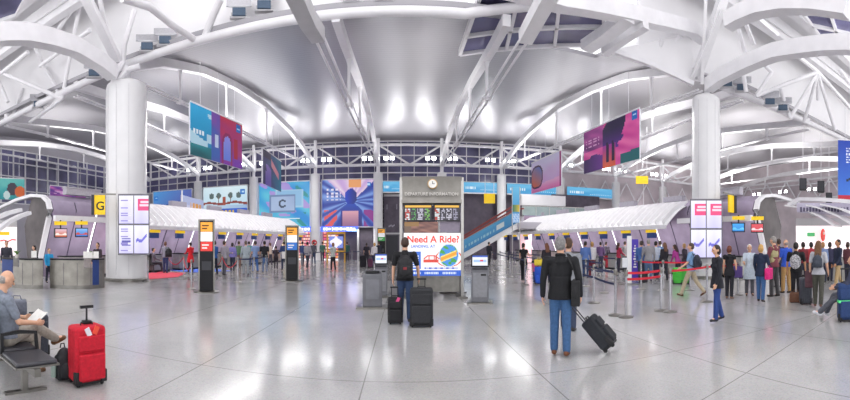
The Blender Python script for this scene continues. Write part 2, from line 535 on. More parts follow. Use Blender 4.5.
def suitcase(loc, rz, w, d, h, col, name='suitcase', label='', tilt=0.0, handle=.35, hard=False, tilt_axis='X', tags=None, group=None, bump='1a1a1d', two_pockets=True, pivot=None):
    """an upright rolling case: body, pockets, corner guards, wheels, telescopic handle"""
    t = empty(name, loc, rz, label, 'suitcase', group)
    if tilt: t.rotation_euler = (Matrix.Rotation(rz, 4, 'Z') @ Matrix.Rotation(tilt, 4, tilt_axis)).to_euler()
    m = mat('case shell ' + col, col, .4, 0, .05, 8) if hard else cloth(col, .8)
    g = mat('case guard ' + bump, bump, .5)
    z0 = .045
    MB().box((0, 0, z0 + (h - z0) / 2), (w, d, h - z0)).build('body', m, t, bevel=min(.045, d * .18))
    if hard:
        mb = MB()
        for i in range(5):
            mb.box((-w * .36 + w * .18 * i, -d / 2 - .002, h * .52), (.03, .02, h * .78))
        mb.build('ridge', m, t, bevel=.008)
    else:
        MB().box((0, -d / 2 - .018, h * .34), (w * .84, .05, h * .44)).build('lower_pocket', m, t, bevel=.02)
        if two_pockets: MB().box((0, -d / 2 - .012, h * .73), (w * .84, .04, h * .26)).build('upper_pocket', m, t, bevel=.016)
        for s in (-1, 1): MB().tube([(s * w * .43, -d / 2 + .03, h * .97), (s * w * .47, -d / 2 + .03, h * .5), (s * w * .47, -d / 2 + .03, .09)], .006, 5).build('piping', g, t)
    for s in (-1, 1):
        MB().box((s * (w / 2 - .035), -d / 2 + .035, .11), (.085, .085, .15)).build('corner_guard', g, t, bevel=.015)
    for sx in (-1, 1):
        for sy in (-1, 1):
            mb = MB().tube([(sx * (w / 2 - .045) - .014, sy * (d / 2 - .04), .03), (sx * (w / 2 - .045) + .014, sy * (d / 2 - .04), .03)], .03, 12)
            mb.build('wheel', RUBBER, t)
    MB().box((0, 0, .04), (w * .8, d * .9, .03)).build('base_skid', g, t)
    MB().tube([(-.08, .0, h - .005), (-.075, 0, h + .028), (.075, 0, h + .028), (.08, 0, h - .005)], .011, 6).build('carry_handle', g, t)
    if handle:
        y = d / 2 - .045
        mb = MB().tube([(-.07, y, h - .02), (-.07, y, h + handle)], .009, 6).tube([(.07, y, h - .02), (.07, y, h + handle)], .009, 6)
        mb.box((0, y, h + handle), (.19, .03, .035))
        mb.build('pull_handle', BLACK, t)
    for i, c in enumerate(tags or ()):
        MB().box((.05 - .1 * i, -d / 2 - .012, h - .04 - .015 * i), (.06, .012, .1), rot=Matrix.Rotation(R(25 - 50 * i), 3, 'Y')).build('luggage_tag', mat('tag ' + c, c, .5), t)
    return t
# ================================================================ THE TRAVELLERS
def bag(loc, rz, w, d, h, col, name, label, cat='bag', strap=None, soft=True, group=None, handle=True):
    t = empty(name, loc, rz, label, cat, group)
    m = cloth(col, .7)
    b = MB().box((0, 0, h / 2), (w, d, h * .94)).ell((0, 0, h * .5), (w * .54, d * .6, h * .48), 12)
    blob('pouch', b, m, max(.012, min(w, d) / 9), 4, t)
    if handle: MB().tube([(-w * .22, 0, h * .93), (-w * .16, 0, h + .05), (w * .16, 0, h + .05), (w * .22, 0, h * .93)], .01, 6).build('grip', m, t)
    if strap: MB().sweep([V(p) for p in strap], .035, .008).build('strap', m, t, None)
    return t
def local_pts(t_loc, rz, pts):
    q = Matrix.Rotation(-rz, 3, 'Z'); return [q @ (V(p) - V(t_loc)) for p in pts]

# the backpacker before the departures pylon
m1 = person('man in a black T-shirt with a black backpack, facing the departures pylon', 405, 8.45, 1.755, 0, ((2, 10, 8), (2, 16, 14)), ((6, 4), (-8, 6)), '17181c', 'short', '2f4263', '1a1a1e', '3a2a20', 'short', 'pale', fine=2)
on_back(m1, 'backpack', 'black backpack worn by the man before the pylon', 'backpack', '1b1c20', .34, .5, .19, 1.16, badge='8a3038')
suitcase(G(421.5, 8.05), -th(421), .46, .27, .78, '2b2c30', label='large black rolling case beside the backpacker', handle=.17)
suitcase(G(395, 8.35), -th(395) + .1, .3, .22, .55, '1f1f23', label='small black rolling case with a pink tag beside the backpacker', handle=.2, tags=('d8508a',))
# the man in the black jacket with a rolling case
m2 = person('man in a black jacket and blue jeans with short grey hair, seen from behind', 560.5, 5.95, 1.735, 6, ((-4, 9, 8), (-14, 14, 22)), ((3, 3), (-3, 3)), '15161a', 'long', '3c608c', '6a3d20', '7d7b7a', 'short', 'pale', fine=2, hem=.03, w=1.12, belly=.02, collar='1b1c20')
p = m2['T']((.235, -.01, .73)); rz = m2['rz']
sh = m2['T']((.1, 0, 1.51)); 
st = local_pts(p, rz, [p + V((0, 0, .4)), m2['T']((.262, .06, 1.24)), m2['T']((.2, .075, 1.42)), m2['T']((.105, 0, 1.51)), m2['T']((.17, -.12, 1.36)), m2['T']((.252, -.1, 1.16)), p + V((0, 0, .4))])
bag(p, rz, .13, .34, .4, '18191c', 'shoulder_bag', 'black shoulder bag at the hip of the man in the black jacket', strap=st, handle=False)
q = G(611.5, 6.1, .095)
suitcase(q, PI / 2 - th(611) - .12, .38, .22, .56, '23262c', label='black rolling case tilted behind the man in the black jacket', tilt=-R(41), handle=.4, hard=False)
person('brown-haired man in a grey jacket half hidden behind the man in black', 568.5, 7.6, 1.74, 10, ((0, 6, 10), (0, 6, 10)), ((3, 2), (-3, 2)), '8b8e94', 'long', '39435a', '2a2522', '4a3222', 'short', 'pale', fine=1)
# the woman in the dark suit
person('short-haired woman in a dark blazer and blue jeans, walking alone', 717, 8.55, 1.6, -112, ((6, 9, 14), (-10, 9, 12)), ((7, 4), (-6, 10)), '20222b', 'long', '2c4585', '15151a', '2b1d1b', 'full', 'pale', fine=2, hem=.1, fem=True, face_on=True, nod=8, turn=-8, w=1.14)
# man with a backpack, striding left
m5 = person('man in a light blue shirt and khaki trousers striding with a backpack', 691, 12.6, 1.7, -78, ((14, 8, 40), (-6, 8, 20)), ((24, 6), (-22, 16)), '7fa3cc', 'short', 'b3a68e', '5a3822', '4a3a30', 'short', 'pale', fine=1, face_on=True)
on_back(m5, 'backpack', 'dark grey backpack worn by the striding man in light blue', 'backpack', '2a2f3c', .32, .46, .2, 1.17)
# right-hand group
m6 = person('reddish-haired woman in black carrying a purple tote bag', 729.5, 12.0, 1.56, 20, ((0, 8, 6), (0, 12, 10)), ((3, 3), (-4, 4)), '1c1c22', 'cap', '22222a', '7d5b48', '6a3626', 'bob', 'pale', fine=1, fem=True, hem=.1)
bag(m6['handR'] - V((-.02, .0, .1)), m6['rz'], .3, .12, .36, '4f3a7a', 'tote_bag', 'purple tote bag held by the reddish-haired woman')
person('white-haired woman in a long pale blue shirt, facing the queue', 749.5, 12.7, 1.6, 175, ((10, 8, 60), (16, 8, 70)), ((3, 3), (-3, 2)), 'c3d0dc', 'short', '55565e', '6a5040', 'dedad6', 'full', 'pale', fine=1, fem=True, hem=.3, face_on=True)
m8 = person('fair-haired woman in a navy top and jeans with a pink bag', 761, 11.35, 1.6, 18, ((8, 8, 30), (6, 14, 50)), ((6, 4), (-6, 6)), '1f2b45', 'long', '3a5f90', '2a2422', 'c49a5a', 'full', 'pale', fine=1, fem=True, hem=.08, w=1.1)
bag(m8['T']((.26, -.02, .68)), m8['rz'], .15, .34, .34, 'e0247e', 'handbag', 'bright pink handbag on the fair-haired woman\'s arm')
person('tall grey-haired man in a tan vest over maroon sleeves', 774, 12.4, 1.84, -55, ((12, 9, 30), (6, 9, 35)), ((3, 3), (-3, 4)), '7a3f48', 'long', '4b4a4c', '2a2422', '8f8a86', 'short', 'pale', fine=1, vest='b3aa80', nod=12)
person('older man in a bright blue shirt and khaki trousers behind the tan vest', 786, 13.3, 1.76, -40, ((8, 9, 25), (4, 9, 20)), ((4, 3), (-3, 3)), '2f55c0', 'short', 'b08a58', '3a2a22', '9a8f8a', 'bald', 'pale', fine=1)
person('dark-haired man in navy standing behind the man in the blue shirt', 778.5, 15.0, 1.8, -30, ((5, 8, 10), (5, 8, 10)), ((2, 2), (-2, 2)), '2a3150', 'long', '2a2a30', '1c1c1e', '3a2a22', 'short', 'tan', fine=0)
m11 = person('person in black with a round pale motif on the back, among the queue', 796, 11.75, 1.66, 8, ((2, 12, 10), (2, 12, 10)), ((3, 3), (-3, 3)), '17171b', 'short', '1d1d22', '1c1c1e', '1c1716', 'short', 'tan', fine=1, w=1.12)
c = m11['T']((0, -.165, 1.17)); t = empty('round_pack', c, m11['rz'], 'pale round patterned pack on the back of the person in black', 'backpack')
def lace(u, v): return hx('b9b9bd') if wob(u * 3, v * 3, 2.5) > -.1 else hx('5b5b60')
q = blob('pouch', MB().ell((0, 0, 0), (.17, .055, .22), 16), mat('lace grey', 'a4a4a8', .7, 0, .45, 26), .018, 2, t)
MB().sweep([(-.09, .0, .18), (-.09, .08, .28), (-.1, .2, .24)], .03, .01).sweep([(.09, .0, .18), (.09, .08, .28), (.1, .2, .24)], .03, .01).build('strap', BLACK, t)
m12 = person('long-haired woman in a pale grey T-shirt and olive trousers with a small backpack', 818.5, 10.45, 1.7, 10, ((2, 14, 20), (4, 12, 24)), ((5, 4), (-9, 8)), 'b7b8be', 'short', '4c4c44', '5a3a2e', '6f4e32', 'long', 'pale', fine=1, fem=True)
on_back(m12, 'backpack', 'small dark backpack worn by the woman in the pale grey T-shirt', 'backpack', '3b424e', .27, .36, .14, 1.22)
bag(m12['handL'] - V((0, 0, .34)), m12['rz'], .26, .12, .48, '54333c', 'folded_coat', 'maroon coat hanging from the arm of the woman in pale grey', 'coat', handle=False)
person('dark-haired man in a navy top and khaki trousers walking beside the far desks', 838, 14.2, 1.78, -120, ((10, 9, 30), (-6, 9, 30)), ((14, 6), (-12, 14)), '20293f', 'long', 'b59c74', '4a3222', '2a1f1a', 'short', 'tan', fine=1, face_on=True)
suitcase(G(805.5, 10.95), -th(805) + .25, .33, .25, .74, '40434c', label='dark grey upright case between the person in black and the long-haired woman', hard=True, handle=.05)
bag(G(795.5, 11.3), -th(795), .34, .22, .3, '6a4632', 'travel_bag', 'brown bag on the floor beside the person in black')
t_b = suitcase(G(845.5, 8.6), -th(845) + .2, .34, .26, .82, '27406f', label='navy blue case with a bright green strap at the photo\'s edge', handle=.3)
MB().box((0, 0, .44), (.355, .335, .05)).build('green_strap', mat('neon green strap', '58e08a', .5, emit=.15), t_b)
# seated traveller at the right edge, legs stretched out
bx = G(853, 8.75); rz_b = -th(853)
person('seated traveller in grey jeans and white trainers stretching the legs out', 853, 8.75, 1.75, -88, ((25, 8, 50), (25, 8, 50)), ((76, 28, 2), (84, 60, 4)), '3a3f55', 'long', '53555e', 'cfcfd4', '3a2a22', 'short', 'pale', fine=1, seat=.46, spread=.1)
t = empty('waiting_seat', bx, rz_b + R(88), 'dark seat under the seated traveller at the photo\'s edge', 'seat')
MB().box((0, -.02, .44), (.5, .48, .06)).build('seat_pad', DARK, t, bevel=.02)
MB().box((0, -.27, .75), (.5, .05, .5)).build('backrest', DARK, t, bevel=.02)
for s in (-1, 1):
    for q in (-.2, .17): MB().tube([(s * .2, q, 0), (s * .2, q, .42)], .02, 6).build('leg', STEELD, t)

# ---- people of the queue by the green cases and desks (smaller in view)
def far(label, px, r, H, face, top, trousers, hair, style='short', fem=False, sleeve='long', skin='pale', hem=0, arms=((5, 8, 20), (5, 8, 20)), legs=((4, 3), (-4, 4)), group=None, **kw):
    return person(label, px, r, H, face, arms, legs, top, sleeve, trousers, kw.pop('shoes', '2a2422'), hair, style, skin, fem=fem, hem=hem, group=group, **kw)
far('queueing man in a blue jacket next to the purple sign', 641.5, 17.6, 1.74, 10, '4a6fae', '39435a', '3a2f2a')
far('queueing man in a grey shirt and jeans with grey hair', 648.5, 17.2, 1.8, -5, '8f8d92', '51698c', '8a8580', w=1.1)
far('queueing person in a white top beside the grey-shirted man', 656, 18.6, 1.72, 30, 'd3dcec', '2f3a56', '241c1a')
far('long-haired woman in black at the red belt of the queue by the purple sign', 664.5, 17.8, 1.66, -40, '26232b', '2a2a33', '6a4632', 'long', True)
far('queueing man in pale blue behind the long-haired woman in black', 660, 20.5, 1.75, 0, '7f9cc8', '3a3f50', '4a3a30')
far('woman in magenta leaning beside the green cases', 678, 18.2, 1.6, -60, 'a83a8c', '2f2f3a', '3a2320', 'long', True, lean=18)
far('fair-haired woman in a dark top at the desks behind the green cases', 684.5, 19, 1.62, 60, '4c4450', '44485a', 'c9a06a', 'full', True)
suitcase(G(677.5, 16.3), -th(677), .4, .3, .68, '43b83a', label='bright green case nearer the purple sign', handle=0, hard=True)
suitcase(G(685.5, 16.3), -th(685), .36, .3, .66, '3fa83a', label='bright green case just behind the striding man', handle=0, hard=True)
bag(G(643.5, 17.0), -th(643), .36, .25, .45, '1d1d24', 'travel_bag', 'black bag on the floor beside the purple sign')
far('long-haired woman in a red top under the canopy past the purple sign', 618.5, 22.5, 1.66, 50, 'a82a48', '2f3040', '3a2320', 'long', True, arms=((40, 8, 40), (20, 8, 40)))
far('man in grey beside the woman in red under the canopy past the purple sign', 625, 23.5, 1.74, 20, '9a9698', '3a3c46', '3a2f2a')
far('person in a blue and white top at the desks beside the man in black', 585.5, 19.0, 1.72, 10, '5a78b4', '35496f', '241c1a', skin='tan')
far('fair person in white second from the man in black', 592, 19.5, 1.7, -20, 'dcd8da', '7a2f3c', 'a8804a', fem=True, style='full')
far('traveller in violet at the desks beyond the fair person in white', 600.5, 24.5, 1.7, 0, '6a4f7a', '3a3a48', '2a201c')
far('traveller in dark red trousers at the navy belts', 606, 26, 1.72, 25, '4a4450', '9a2433', '2a201c')
far('traveller in white before the far desks past the slimmer column', 611.5, 28, 1.72, -10, 'd6d2d6', '3f4a66', '5a4636')
far('woman in a black dress standing in the empty maze', 523.5, 17.6, 1.64, 30, '16161b', '1c1c22', '2a1c18', 'tail', True, 'cap', arms=((5, 10, 15), (30, 10, 60)), hem=.12)
far('traveller in dark clothes walking by the wall under the escalator', 489, 30, 1.72, 40, '2a2a33', '24242c', '1c1716')
far('long-haired woman in dark clothes near the royal blue case', 546.5, 16.8, 1.64, -30, '26232b', '2f3040', '6a3f2a', 'long', True)
suitcase(G(539.5, 16.2), -th(539), .4, .28, .72, '2b56c4', label='royal blue case with a yellow bag on top', handle=.3)
bag(G(539.5, 16.2, .76), -th(539), .44, .3, .26, 'e0c83a', 'duffel_bag', 'yellow bag lying on the royal blue case')
person('small child in pink beside the royal blue case', 535, 16.6, .98, 20, ((5, 10, 20), (5, 10, 20)), ((3, 3), (-3, 3)), 'd86a9a', 'short', '4a5a8a', 'c9c9cc', '4a3222', 'tail', 'pale', w=.95)
for px, r, tp, hr, lb in ((803, 16.5, '7a2a33', '2a1c18', 'dark-haired traveller in dark red in the crowd before the lit airline counter'), (811, 17, 'b23a42', '1c1716', 'traveller in black and red with black hair before the lit airline counter'),
                          (823, 16.8, '7d8fb8', 'b08050', 'fair-haired traveller in pale blue before the lit airline counter'), (830, 17.3, '40405a', '2a201c', 'dark-clad traveller under the red emblem of the airline counter'), (848, 16, '5a3038', '3a2a22', 'traveller in maroon before the airline counter at the photo\'s edge')):
    far(lb, px, r, 1.68, (px * 37) % 60 - 30, tp, '2f3040', hr, 'full', True, skin='tan' if px % 2 else 'pale')

# ---- people of the desks and queue
far('woman with a dark backpack at the desks, beside the red coat', 165.5, 22.2, 1.72, 15, '7f7f8c', '2f3f6a', '5a3a2a', 'full', True)
b1 = person('seated traveller in grey by the desks past the thicker column next to the thick column', 153.5, 22.6, 1.7, 80, ((20, 8, 50), (20, 8, 50)), ((80, 60, 2), (86, 80, 4)), '5a5560', 'long', '33333d', '1c1c1e', '2a201c', 'short', 'tan', seat=.48)
tq = empty('stool', G(153.5, 22.6), 0, 'dark stool under the seated traveller by the desks past the thicker column', 'stool')
MB().lathe([(.2, 0), (.2, .03), (.04, .05), (.04, .42), (.2, .44), (.2, .47)], 16).build('seat', DARK, tq)
bp = person('traveller in a bright red hooded coat at the red rope line', 190.5, 22.6, 1.68, -25, ((25, 8, 50), (25, 8, 50)), ((4, 3), (-4, 4)), 'd8202c', 'long', '2a2a33', '1c1c1e', '2a1c18', 'short', 'pale', hem=.28, fem=True)
bw = on_back({'k': 1, 'T': lambda q: G(168.6, 22.1, q[2]), 'rz': -th(168)}, 'backpack', 'black backpack of the woman next to the red coat', 'backpack', '1d1e24', .4, .5, .2, 1.15, straps=False)
LP = [(214.5, 21, '2f62a8', '262a38', '3a2a22', 'traveller in a blue jacket just past the orange and red totem', False), (224.5, 20.6, '9a96a0', '5a5c66', '4a3a30', 'traveller in grey with folded arms inside the red rope', False),
      (232.5, 23.5, '8c84c8', '33384a', '2a201c', 'traveller in lilac inside the red rope', True), (239, 26, '5f7a5a', '7a5a4a', '5a4636', 'traveller in green behind the lilac shirt', False), (245.8, 20.8, 'a9b4bc', '9aa0a6', '6a5a50', 'pale-clothed traveller behind the dark belt', False),
      (249, 27.5, '4f9a94', '3a4a6a', '2a201c', 'traveller in teal in the crowd by the warm-lit shop', False), (255.3, 22.8, '8fa8d6', '4a72b4', '3a2f2a', 'traveller in a light blue shirt and jeans in the crowd by the warm-lit shop', False), (264.5, 22.2, '23232a', '5a78a8', '2a201c', 'traveller in a black vest over pale sleeves in the crowd by the warm-lit shop', False),
      (270, 30, 'd8c8b8', '4a4450', '6a4632', 'traveller in cream far in the crowd by the warm-lit shop', True), (276, 25.5, '3a3038', '2f2a33', '1c1716', 'short dark-clad youngster in the crowd by the warm-lit shop', False), (284, 24.5, '2a3f6f', '39435a', '2a1f1a', 'traveller in navy holding a white box by the blue-band totem', False),
      (302.5, 29, '3a4a7a', '2f3040', '2a201c', 'traveller in dark blue just past the blue-band totem', False), (307.5, 26.5, 'a4a0a8', '3a3a48', '1c1716', 'striding traveller in grey before the shops', False), (313.5, 31, '5a5a66', '3f4a66', '4a3a30', 'traveller in slate grey by the no-entry column', False),
      (333, 24.2, 'b9beb8', '1f1f26', '8a5f3c', 'fair-haired woman in a pale top and black trousers before the middle shop', True), (322.5, 35, '4a7a70', '3a3040', '2a201c', 'traveller in green far away before the middle shop', False), (347, 36, '3f6f6a', '3f3f4a', '2a201c', 'traveller browsing beside the television', False),
      (374.5, 27.5, 'e3dfe2', '2b3355', 'c49a5a', 'fair-haired woman in white with a navy skirt', True), (366.5, 29.5, '2a2530', '24222c', '2a1c18', 'dark-clad traveller beside the woman in the navy skirt', True), (379, 31.5, '2a2d3a', '24242c', '3a2a22', 'dark-clad person leaning by the far totem', False)]
for px, r, tp, tr, hr, lb, fm in LP:
    kid = 'youngster' in lb
    o = far(lb, px, r, 1.45 if kid else 1.66 if fm else 1.75, (int(px) * 53) % 90 - 45, tp, tr, hr, 'full' if fm else 'short', fm, legs=((22, 8), (-18, 12)) if 'striding' in lb else ((5, 3), (-5, 5)),
            arms=((12, 8, 80), (12, 8, 80)) if 'folded' in lb or 'box' in lb else ((5, 8, 25), (8, 8, 20)), sleeve='short' if int(px) % 3 == 0 else 'long', vest='23232a' if 'vest' in lb else None, skirt=.45 if 'skirt' in lb and fm and 'white' in lb else None)
t = empty('white_box', G(285.2, 24.1, 0.75), -th(285), 'white box held by the traveller in navy', 'box')
MB().box((0, 0, .2), (.42, .2, .42)).build('carton', mat('white carton', 'e9e6e4', .6), t, bevel=.008)
MB().box((0, -.104, .2), (.05, .006, .42)).build('tape', mat('carton tape', 'c9c2b8', .4), t)
suitcase(G(363, 27.4), -th(363), .45, .3, .8, '23232a', label='black case beside the dark-clad traveller near the dark doorway', handle=.2)
suitcase(G(370.3, 27.0), -th(370), .34, .26, .62, '5a3048', label='plum-coloured case beside the woman in the navy skirt', handle=.2)

# ---- staff behind the left island counters
far('clerk in a dark suit behind the navy-panelled counter', 6.5, 17.6, 1.74, 175, '3a3a44', '24242c', '1c1716', face_on=True)
far('dark-haired clerk bending behind the counter next to the gap', 37, 17.5, 1.56, -120, '26262e', '24242c', '1c1716', 'full', True, lean=15)
far('person in a turquoise top standing in the gap between the steel counters', 49, 16.8, 1.42, 150, '2a9ad0', '2f3040', '8a6a50', face_on=True)
far('dark-haired clerk behind the stepped counter by the thick column', 97.5, 17.3, 1.66, -150, '3a3038', '24242c', '2a1714', 'full', True, face_on=True)

# ================================================================ BENCH AND LUGGAGE IN THE NEAR LEFT CORNER
P0 = G(29, 4.42); ax = (G(11, 4.98) - P0).normalized(); fw = V((-ax.y, ax.x, 0)); fw = fw if fw.x > 0 else -fw
bz = math.atan2(-fw.x, fw.y)                              # local +Y looks where the sitter looks, local -X runs away along the row
t = empty('airport_bench', P0, bz, 'dark airport bench with an empty end seat, under the seated older man', 'bench')
sx = 1 if (Matrix.Rotation(bz, 3, 'Z') @ V((1, 0, 0))).dot(ax) > 0 else -1
for i in range(3):
    x = sx * .58 * i
    MB().box((x, 0, .41), (.5, .47, .045)).build('seat', mat('black seat vinyl', '3a3a40' if i == 0 else '2a2b33', .35, 0, .05, 10), t, bevel=.018)
    MB().box((x, 0, .382), (.52, .5, .02)).build('seat_rim', STEELD, t)
    if i > 0:
        MB().sheet([(x - .25, -.2, .44), (x - .25, -.27, .6), (x - .25, -.34, .9)], (.5, 0, 0), .035).build('backrest', mat('black seat vinyl', '2a2b33'), t, bevel=.008)
    if i > 0:
        xa_ = x - sx * .29
        MB().sweep([(xa_, -.22, .4), (xa_, -.22, .62), (xa_, .0, .64), (xa_, .2, .62), (xa_, .22, .4)], .045, .025, up=V((1, 0, 0))).build('armrest', BLACK, t)
MB().box((sx * .58, -.02, .33), (1.75, .07, .08)).build('beam', STEELD, t)
for x in (.1, 1.35):
    MB().prism([(sx * x - .03, q, z) for q, z in ((-.25, 0), (.25, 0), (.25, .03), (.02, .03), (.02, .34), (-.05, .34), (-.05, .03), (-.25, .03))], (.06, 0, 0)).build('leg', STEELD, t)
ps = P0 + ax * .58 - fw * .06
face = math.degrees(-bz - math.atan2(ps.x, ps.y))
m0 = person('older balding man in a grey polo shirt reading cross-legged on the bench', 0, 0, 1.74, face, ((22, 8, 62, -14), (24, 10, 58, -12)), ((86, 86, 2), (106, 48, -20)), '7f8794', 'short', 'a39d92', '6a4628', '9a938e', 'bald', 'pale', pos=ps, seat=.41, fine=2, lean=-6, nod=24, belly=.035, face_on=True, w=1.06)
c = (m0['handL'] + m0['handR']) / 2 + V((0, 0, .04)) + fw * .03
t = empty('booklet', c, bz, 'open white booklet in the older man\'s hands', 'booklet')
MB().box((-.075, 0, .0), (.15, .2, .008), rot=Matrix.Rotation(R(40), 3, 'X') @ Matrix.Rotation(R(12), 3, 'Y')).build('page', mat('paper', 'ecebe6', .6), t)
MB().box((.075, 0, .0), (.15, .2, .008), rot=Matrix.Rotation(R(40), 3, 'X') @ Matrix.Rotation(R(-12), 3, 'Y')).build('page', mat('paper', 'ecebe6'), t)
rc = suitcase(G(86.5, 4.8), -th(86) + R(26), .4, .28, .7, 'c3142c', label='red rolling case standing alone with its handle up', handle=0, tags=('e8503a', 'e6e2ea'))
MB().tube([(.03, .06, .68), (.03, .06, .9)], .013, 8).box((.03, .06, .71), (.1, .07, .06)).box((.03, .06, .905), (.17, .035, .035)).build('pull_handle', BLACK, rc)
t = on_back({'k': 1, 'T': lambda q: G(61.5, 4.99, q[2]), 'rz': -th(60) + .4}, 'backpack', 'small black backpack standing against the red case', 'backpack', '202126', .23, .4, .17, .205, straps=False)
MB().lathe([(.032, 0), (.032, .13), (.014, .17), (.014, .2)], 12).build('bottle', mat('pale bottle', '8fa39a', .2), t).location = (-.14, -.08, -.15)
suitcase(G(34, 5.95), -th(34) + R(18), .4, .26, .62, '3f434d', label='dark grey case standing behind the older man\'s knees', handle=0)
bag(G(15.5, 6.1, 0), -th(15), .34, .3, .62, '3a3d46', 'travel_bag', 'dark grey bag standing behind the older man\'s back', handle=False)
bag(G(17, 6.0, .6), -th(17), .3, .24, .24, '6a6f7c', 'backpack', 'grey backpack lying on the dark bag behind the older man', 'backpack')
# ================================================================ THE SETTING
# ---- camera: the photograph is a stitched cylindrical panorama
cd = bpy.data.cameras.new('camera'); cam = bpy.data.objects.new('camera', cd); C.objects.link(cam)
cam.location = (0, 0, EYE); cam.rotation_euler = (PI / 2, 0, -22 / 400)
cd.type = 'PANO'; cd.panorama_type = 'CENTRAL_CYLINDRICAL'
cd.central_cylindrical_range_u_min = -425 / 400; cd.central_cylindrical_range_u_max = 425 / 400
cd.central_cylindrical_range_v_min = -157 / 400; cd.central_cylindrical_range_v_max = 243 / 400
cd.central_cylindrical_radius = 1.0
S.camera = cam

# ---- terrazzo floor with dark joints
def floor_mat():
    m = bpy.data.materials.new('polished terrazzo'); m.use_nodes = True
    n, l = m.node_tree.nodes, m.node_tree.links
    b = n['Principled BSDF']
    tc = n.new('ShaderNodeTexCoord'); sp = n.new('ShaderNodeSeparateXYZ'); l.new(tc.outputs['Object'], sp.inputs[0])
    def M(op, a, b_=None):
        k = n.new('ShaderNodeMath'); k.operation = op
        for i, x in enumerate((a, b_)):
            if x is None: continue
            if isinstance(x, (int, float)): k.inputs[i].default_value = x
            else: l.new(x, k.inputs[i])
        return k.outputs[0]
    def line(src, x0, per, w):
        fr = M('FRACT', M('DIVIDE', M('SUBTRACT', src, x0 - per / 2), per))
        return M('LESS_THAN', M('ABSOLUTE', M('SUBTRACT', fr, .5)), w / per)
    j = M('MAXIMUM', line(sp.outputs['X'], -.47, 2.15 * 1.02, .008), line(sp.outputs['Y'], 4.83, 6.45, .008))
    dg = M('ABSOLUTE', M('SUBTRACT', M('ADD', M('MULTIPLY', sp.outputs['X'], -.2345), M('MULTIPLY', sp.outputs['Y'], .972)), 2.37))
    j = M('MAXIMUM', j, M('MULTIPLY', M('LESS_THAN', dg, .008), M('GREATER_THAN', sp.outputs['X'], 2.6)))
    nz = n.new('ShaderNodeTexNoise'); nz.inputs['Scale'].default_value = .45; nz.inputs['Detail'].default_value = 5
    l.new(tc.outputs['Object'], nz.inputs['Vector'])
    rp = n.new('ShaderNodeValToRGB')
    rp.color_ramp.elements[0].color = (*lin('a09f9d'), 1); rp.color_ramp.elements[0].position = .3
    rp.color_ramp.elements[1].color = (*lin('b7b5b2'), 1); rp.color_ramp.elements[1].position = .7
    l.new(nz.outputs['Fac'], rp.inputs['Fac'])
    chip = n.new('ShaderNodeTexVoronoi'); chip.inputs['Scale'].default_value = 60
    l.new(tc.outputs['Object'], chip.inputs['Vector'])
    cm = n.new('ShaderNodeMixRGB'); cm.blend_type = 'OVERLAY'; cm.inputs[0].default_value = .12
    l.new(rp.outputs['Color'], cm.inputs[1]); l.new(chip.outputs['Color'], cm.inputs[2])
    hs = n.new('ShaderNodeHueSaturation'); hs.inputs['Saturation'].default_value = .35
    l.new(cm.outputs['Color'], hs.inputs['Color'])
    mx = n.new('ShaderNodeMixRGB'); mx.inputs[2].default_value = (*lin('6d6a68'), 1)
    l.new(M('MULTIPLY', j, .75), mx.inputs[0]); l.new(hs.outputs['Color'], mx.inputs[1])
    l.new(mx.outputs['Color'], b.inputs['Base Color'])
    n2 = n.new('ShaderNodeTexNoise'); n2.inputs['Scale'].default_value = 1.3; l.new(tc.outputs['Object'], n2.inputs['Vector'])
    rr = n.new('ShaderNodeMapRange'); rr.inputs['To Min'].default_value = .1; rr.inputs['To Max'].default_value = .2
    l.new(n2.outputs['Fac'], rr.inputs['Value']); l.new(rr.outputs[0], b.inputs['Roughness'])
    b.inputs['Specular IOR Level'].default_value = .62
    return m
f = MB().box((2, 20, -.1), (100, 64, .2)).build('floor', floor_mat(), flat=True); struct(f)

# ---- metal plank ceiling over the hall
def ceil_mat():
    m = bpy.data.materials.new('metal plank ceiling'); m.use_nodes = True
    n, l = m.node_tree.nodes, m.node_tree.links
    b = n['Principled BSDF']
    tc = n.new('ShaderNodeTexCoord'); mp = n.new('ShaderNodeMapping'); l.new(tc.outputs['Object'], mp.inputs[0])
    wv = n.new('ShaderNodeTexWave'); wv.bands_direction = 'Y'; wv.inputs['Scale'].default_value = 1.1; wv.wave_profile = 'SAW'
    l.new(mp.outputs[0], wv.inputs['Vector'])
    rp = n.new('ShaderNodeValToRGB')
    rp.color_ramp.elements[0].color = (*lin('838186'), 1); rp.color_ramp.elements[0].position = 0
    rp.color_ramp.elements[1].color = (*lin('a09ea3'), 1); rp.color_ramp.elements[1].position = .16
    l.new(wv.outputs['Fac'], rp.inputs['Fac']); l.new(rp.outputs['Color'], b.inputs['Base Color'])
    b.inputs['Roughness'].default_value = .36; b.inputs['Metallic'].default_value = .45
    bp = n.new('ShaderNodeBump'); bp.inputs['Strength'].default_value = .15; bp.inputs['Distance'].default_value = .03
    l.new(wv.outputs['Fac'], bp.inputs['Height']); l.new(bp.outputs['Normal'], b.inputs['Normal'])
    return m
CEILM = ceil_mat()
XR = [-28.2, -21.5, -14.96, -8.5, -2.38, 3.72, 9.6, 15.84, 22.5, 29.0, 35.5, 42.0]
prof = [(14.0, 10.0), (16.5, 10.9), (20, 11.6), (24, 11.95), (28, 12.05), (32, 12.0), (36, 11.85), (39.6, 11.75)]
def ceil_z(y):
    for (a, za), (b, zb) in zip(prof, prof[1:]):
        if a <= y <= b: return za + (zb - za) * (y - a) / (b - a)
    return 11.8
def ceil_bay(x0, x1, y0=14.0):
    pr = [(y0, ceil_z(y0))] + [p for p in prof if p[0] > y0]
    mb = MB()
    mb.sheet([(x0, y, z) for y, z in pr], (x1 - x0, 0, 0), -.18)
    struct(mb.build('ceiling', CEILM))
edges = [-31.5] + XR[1:-1] + [42.5]
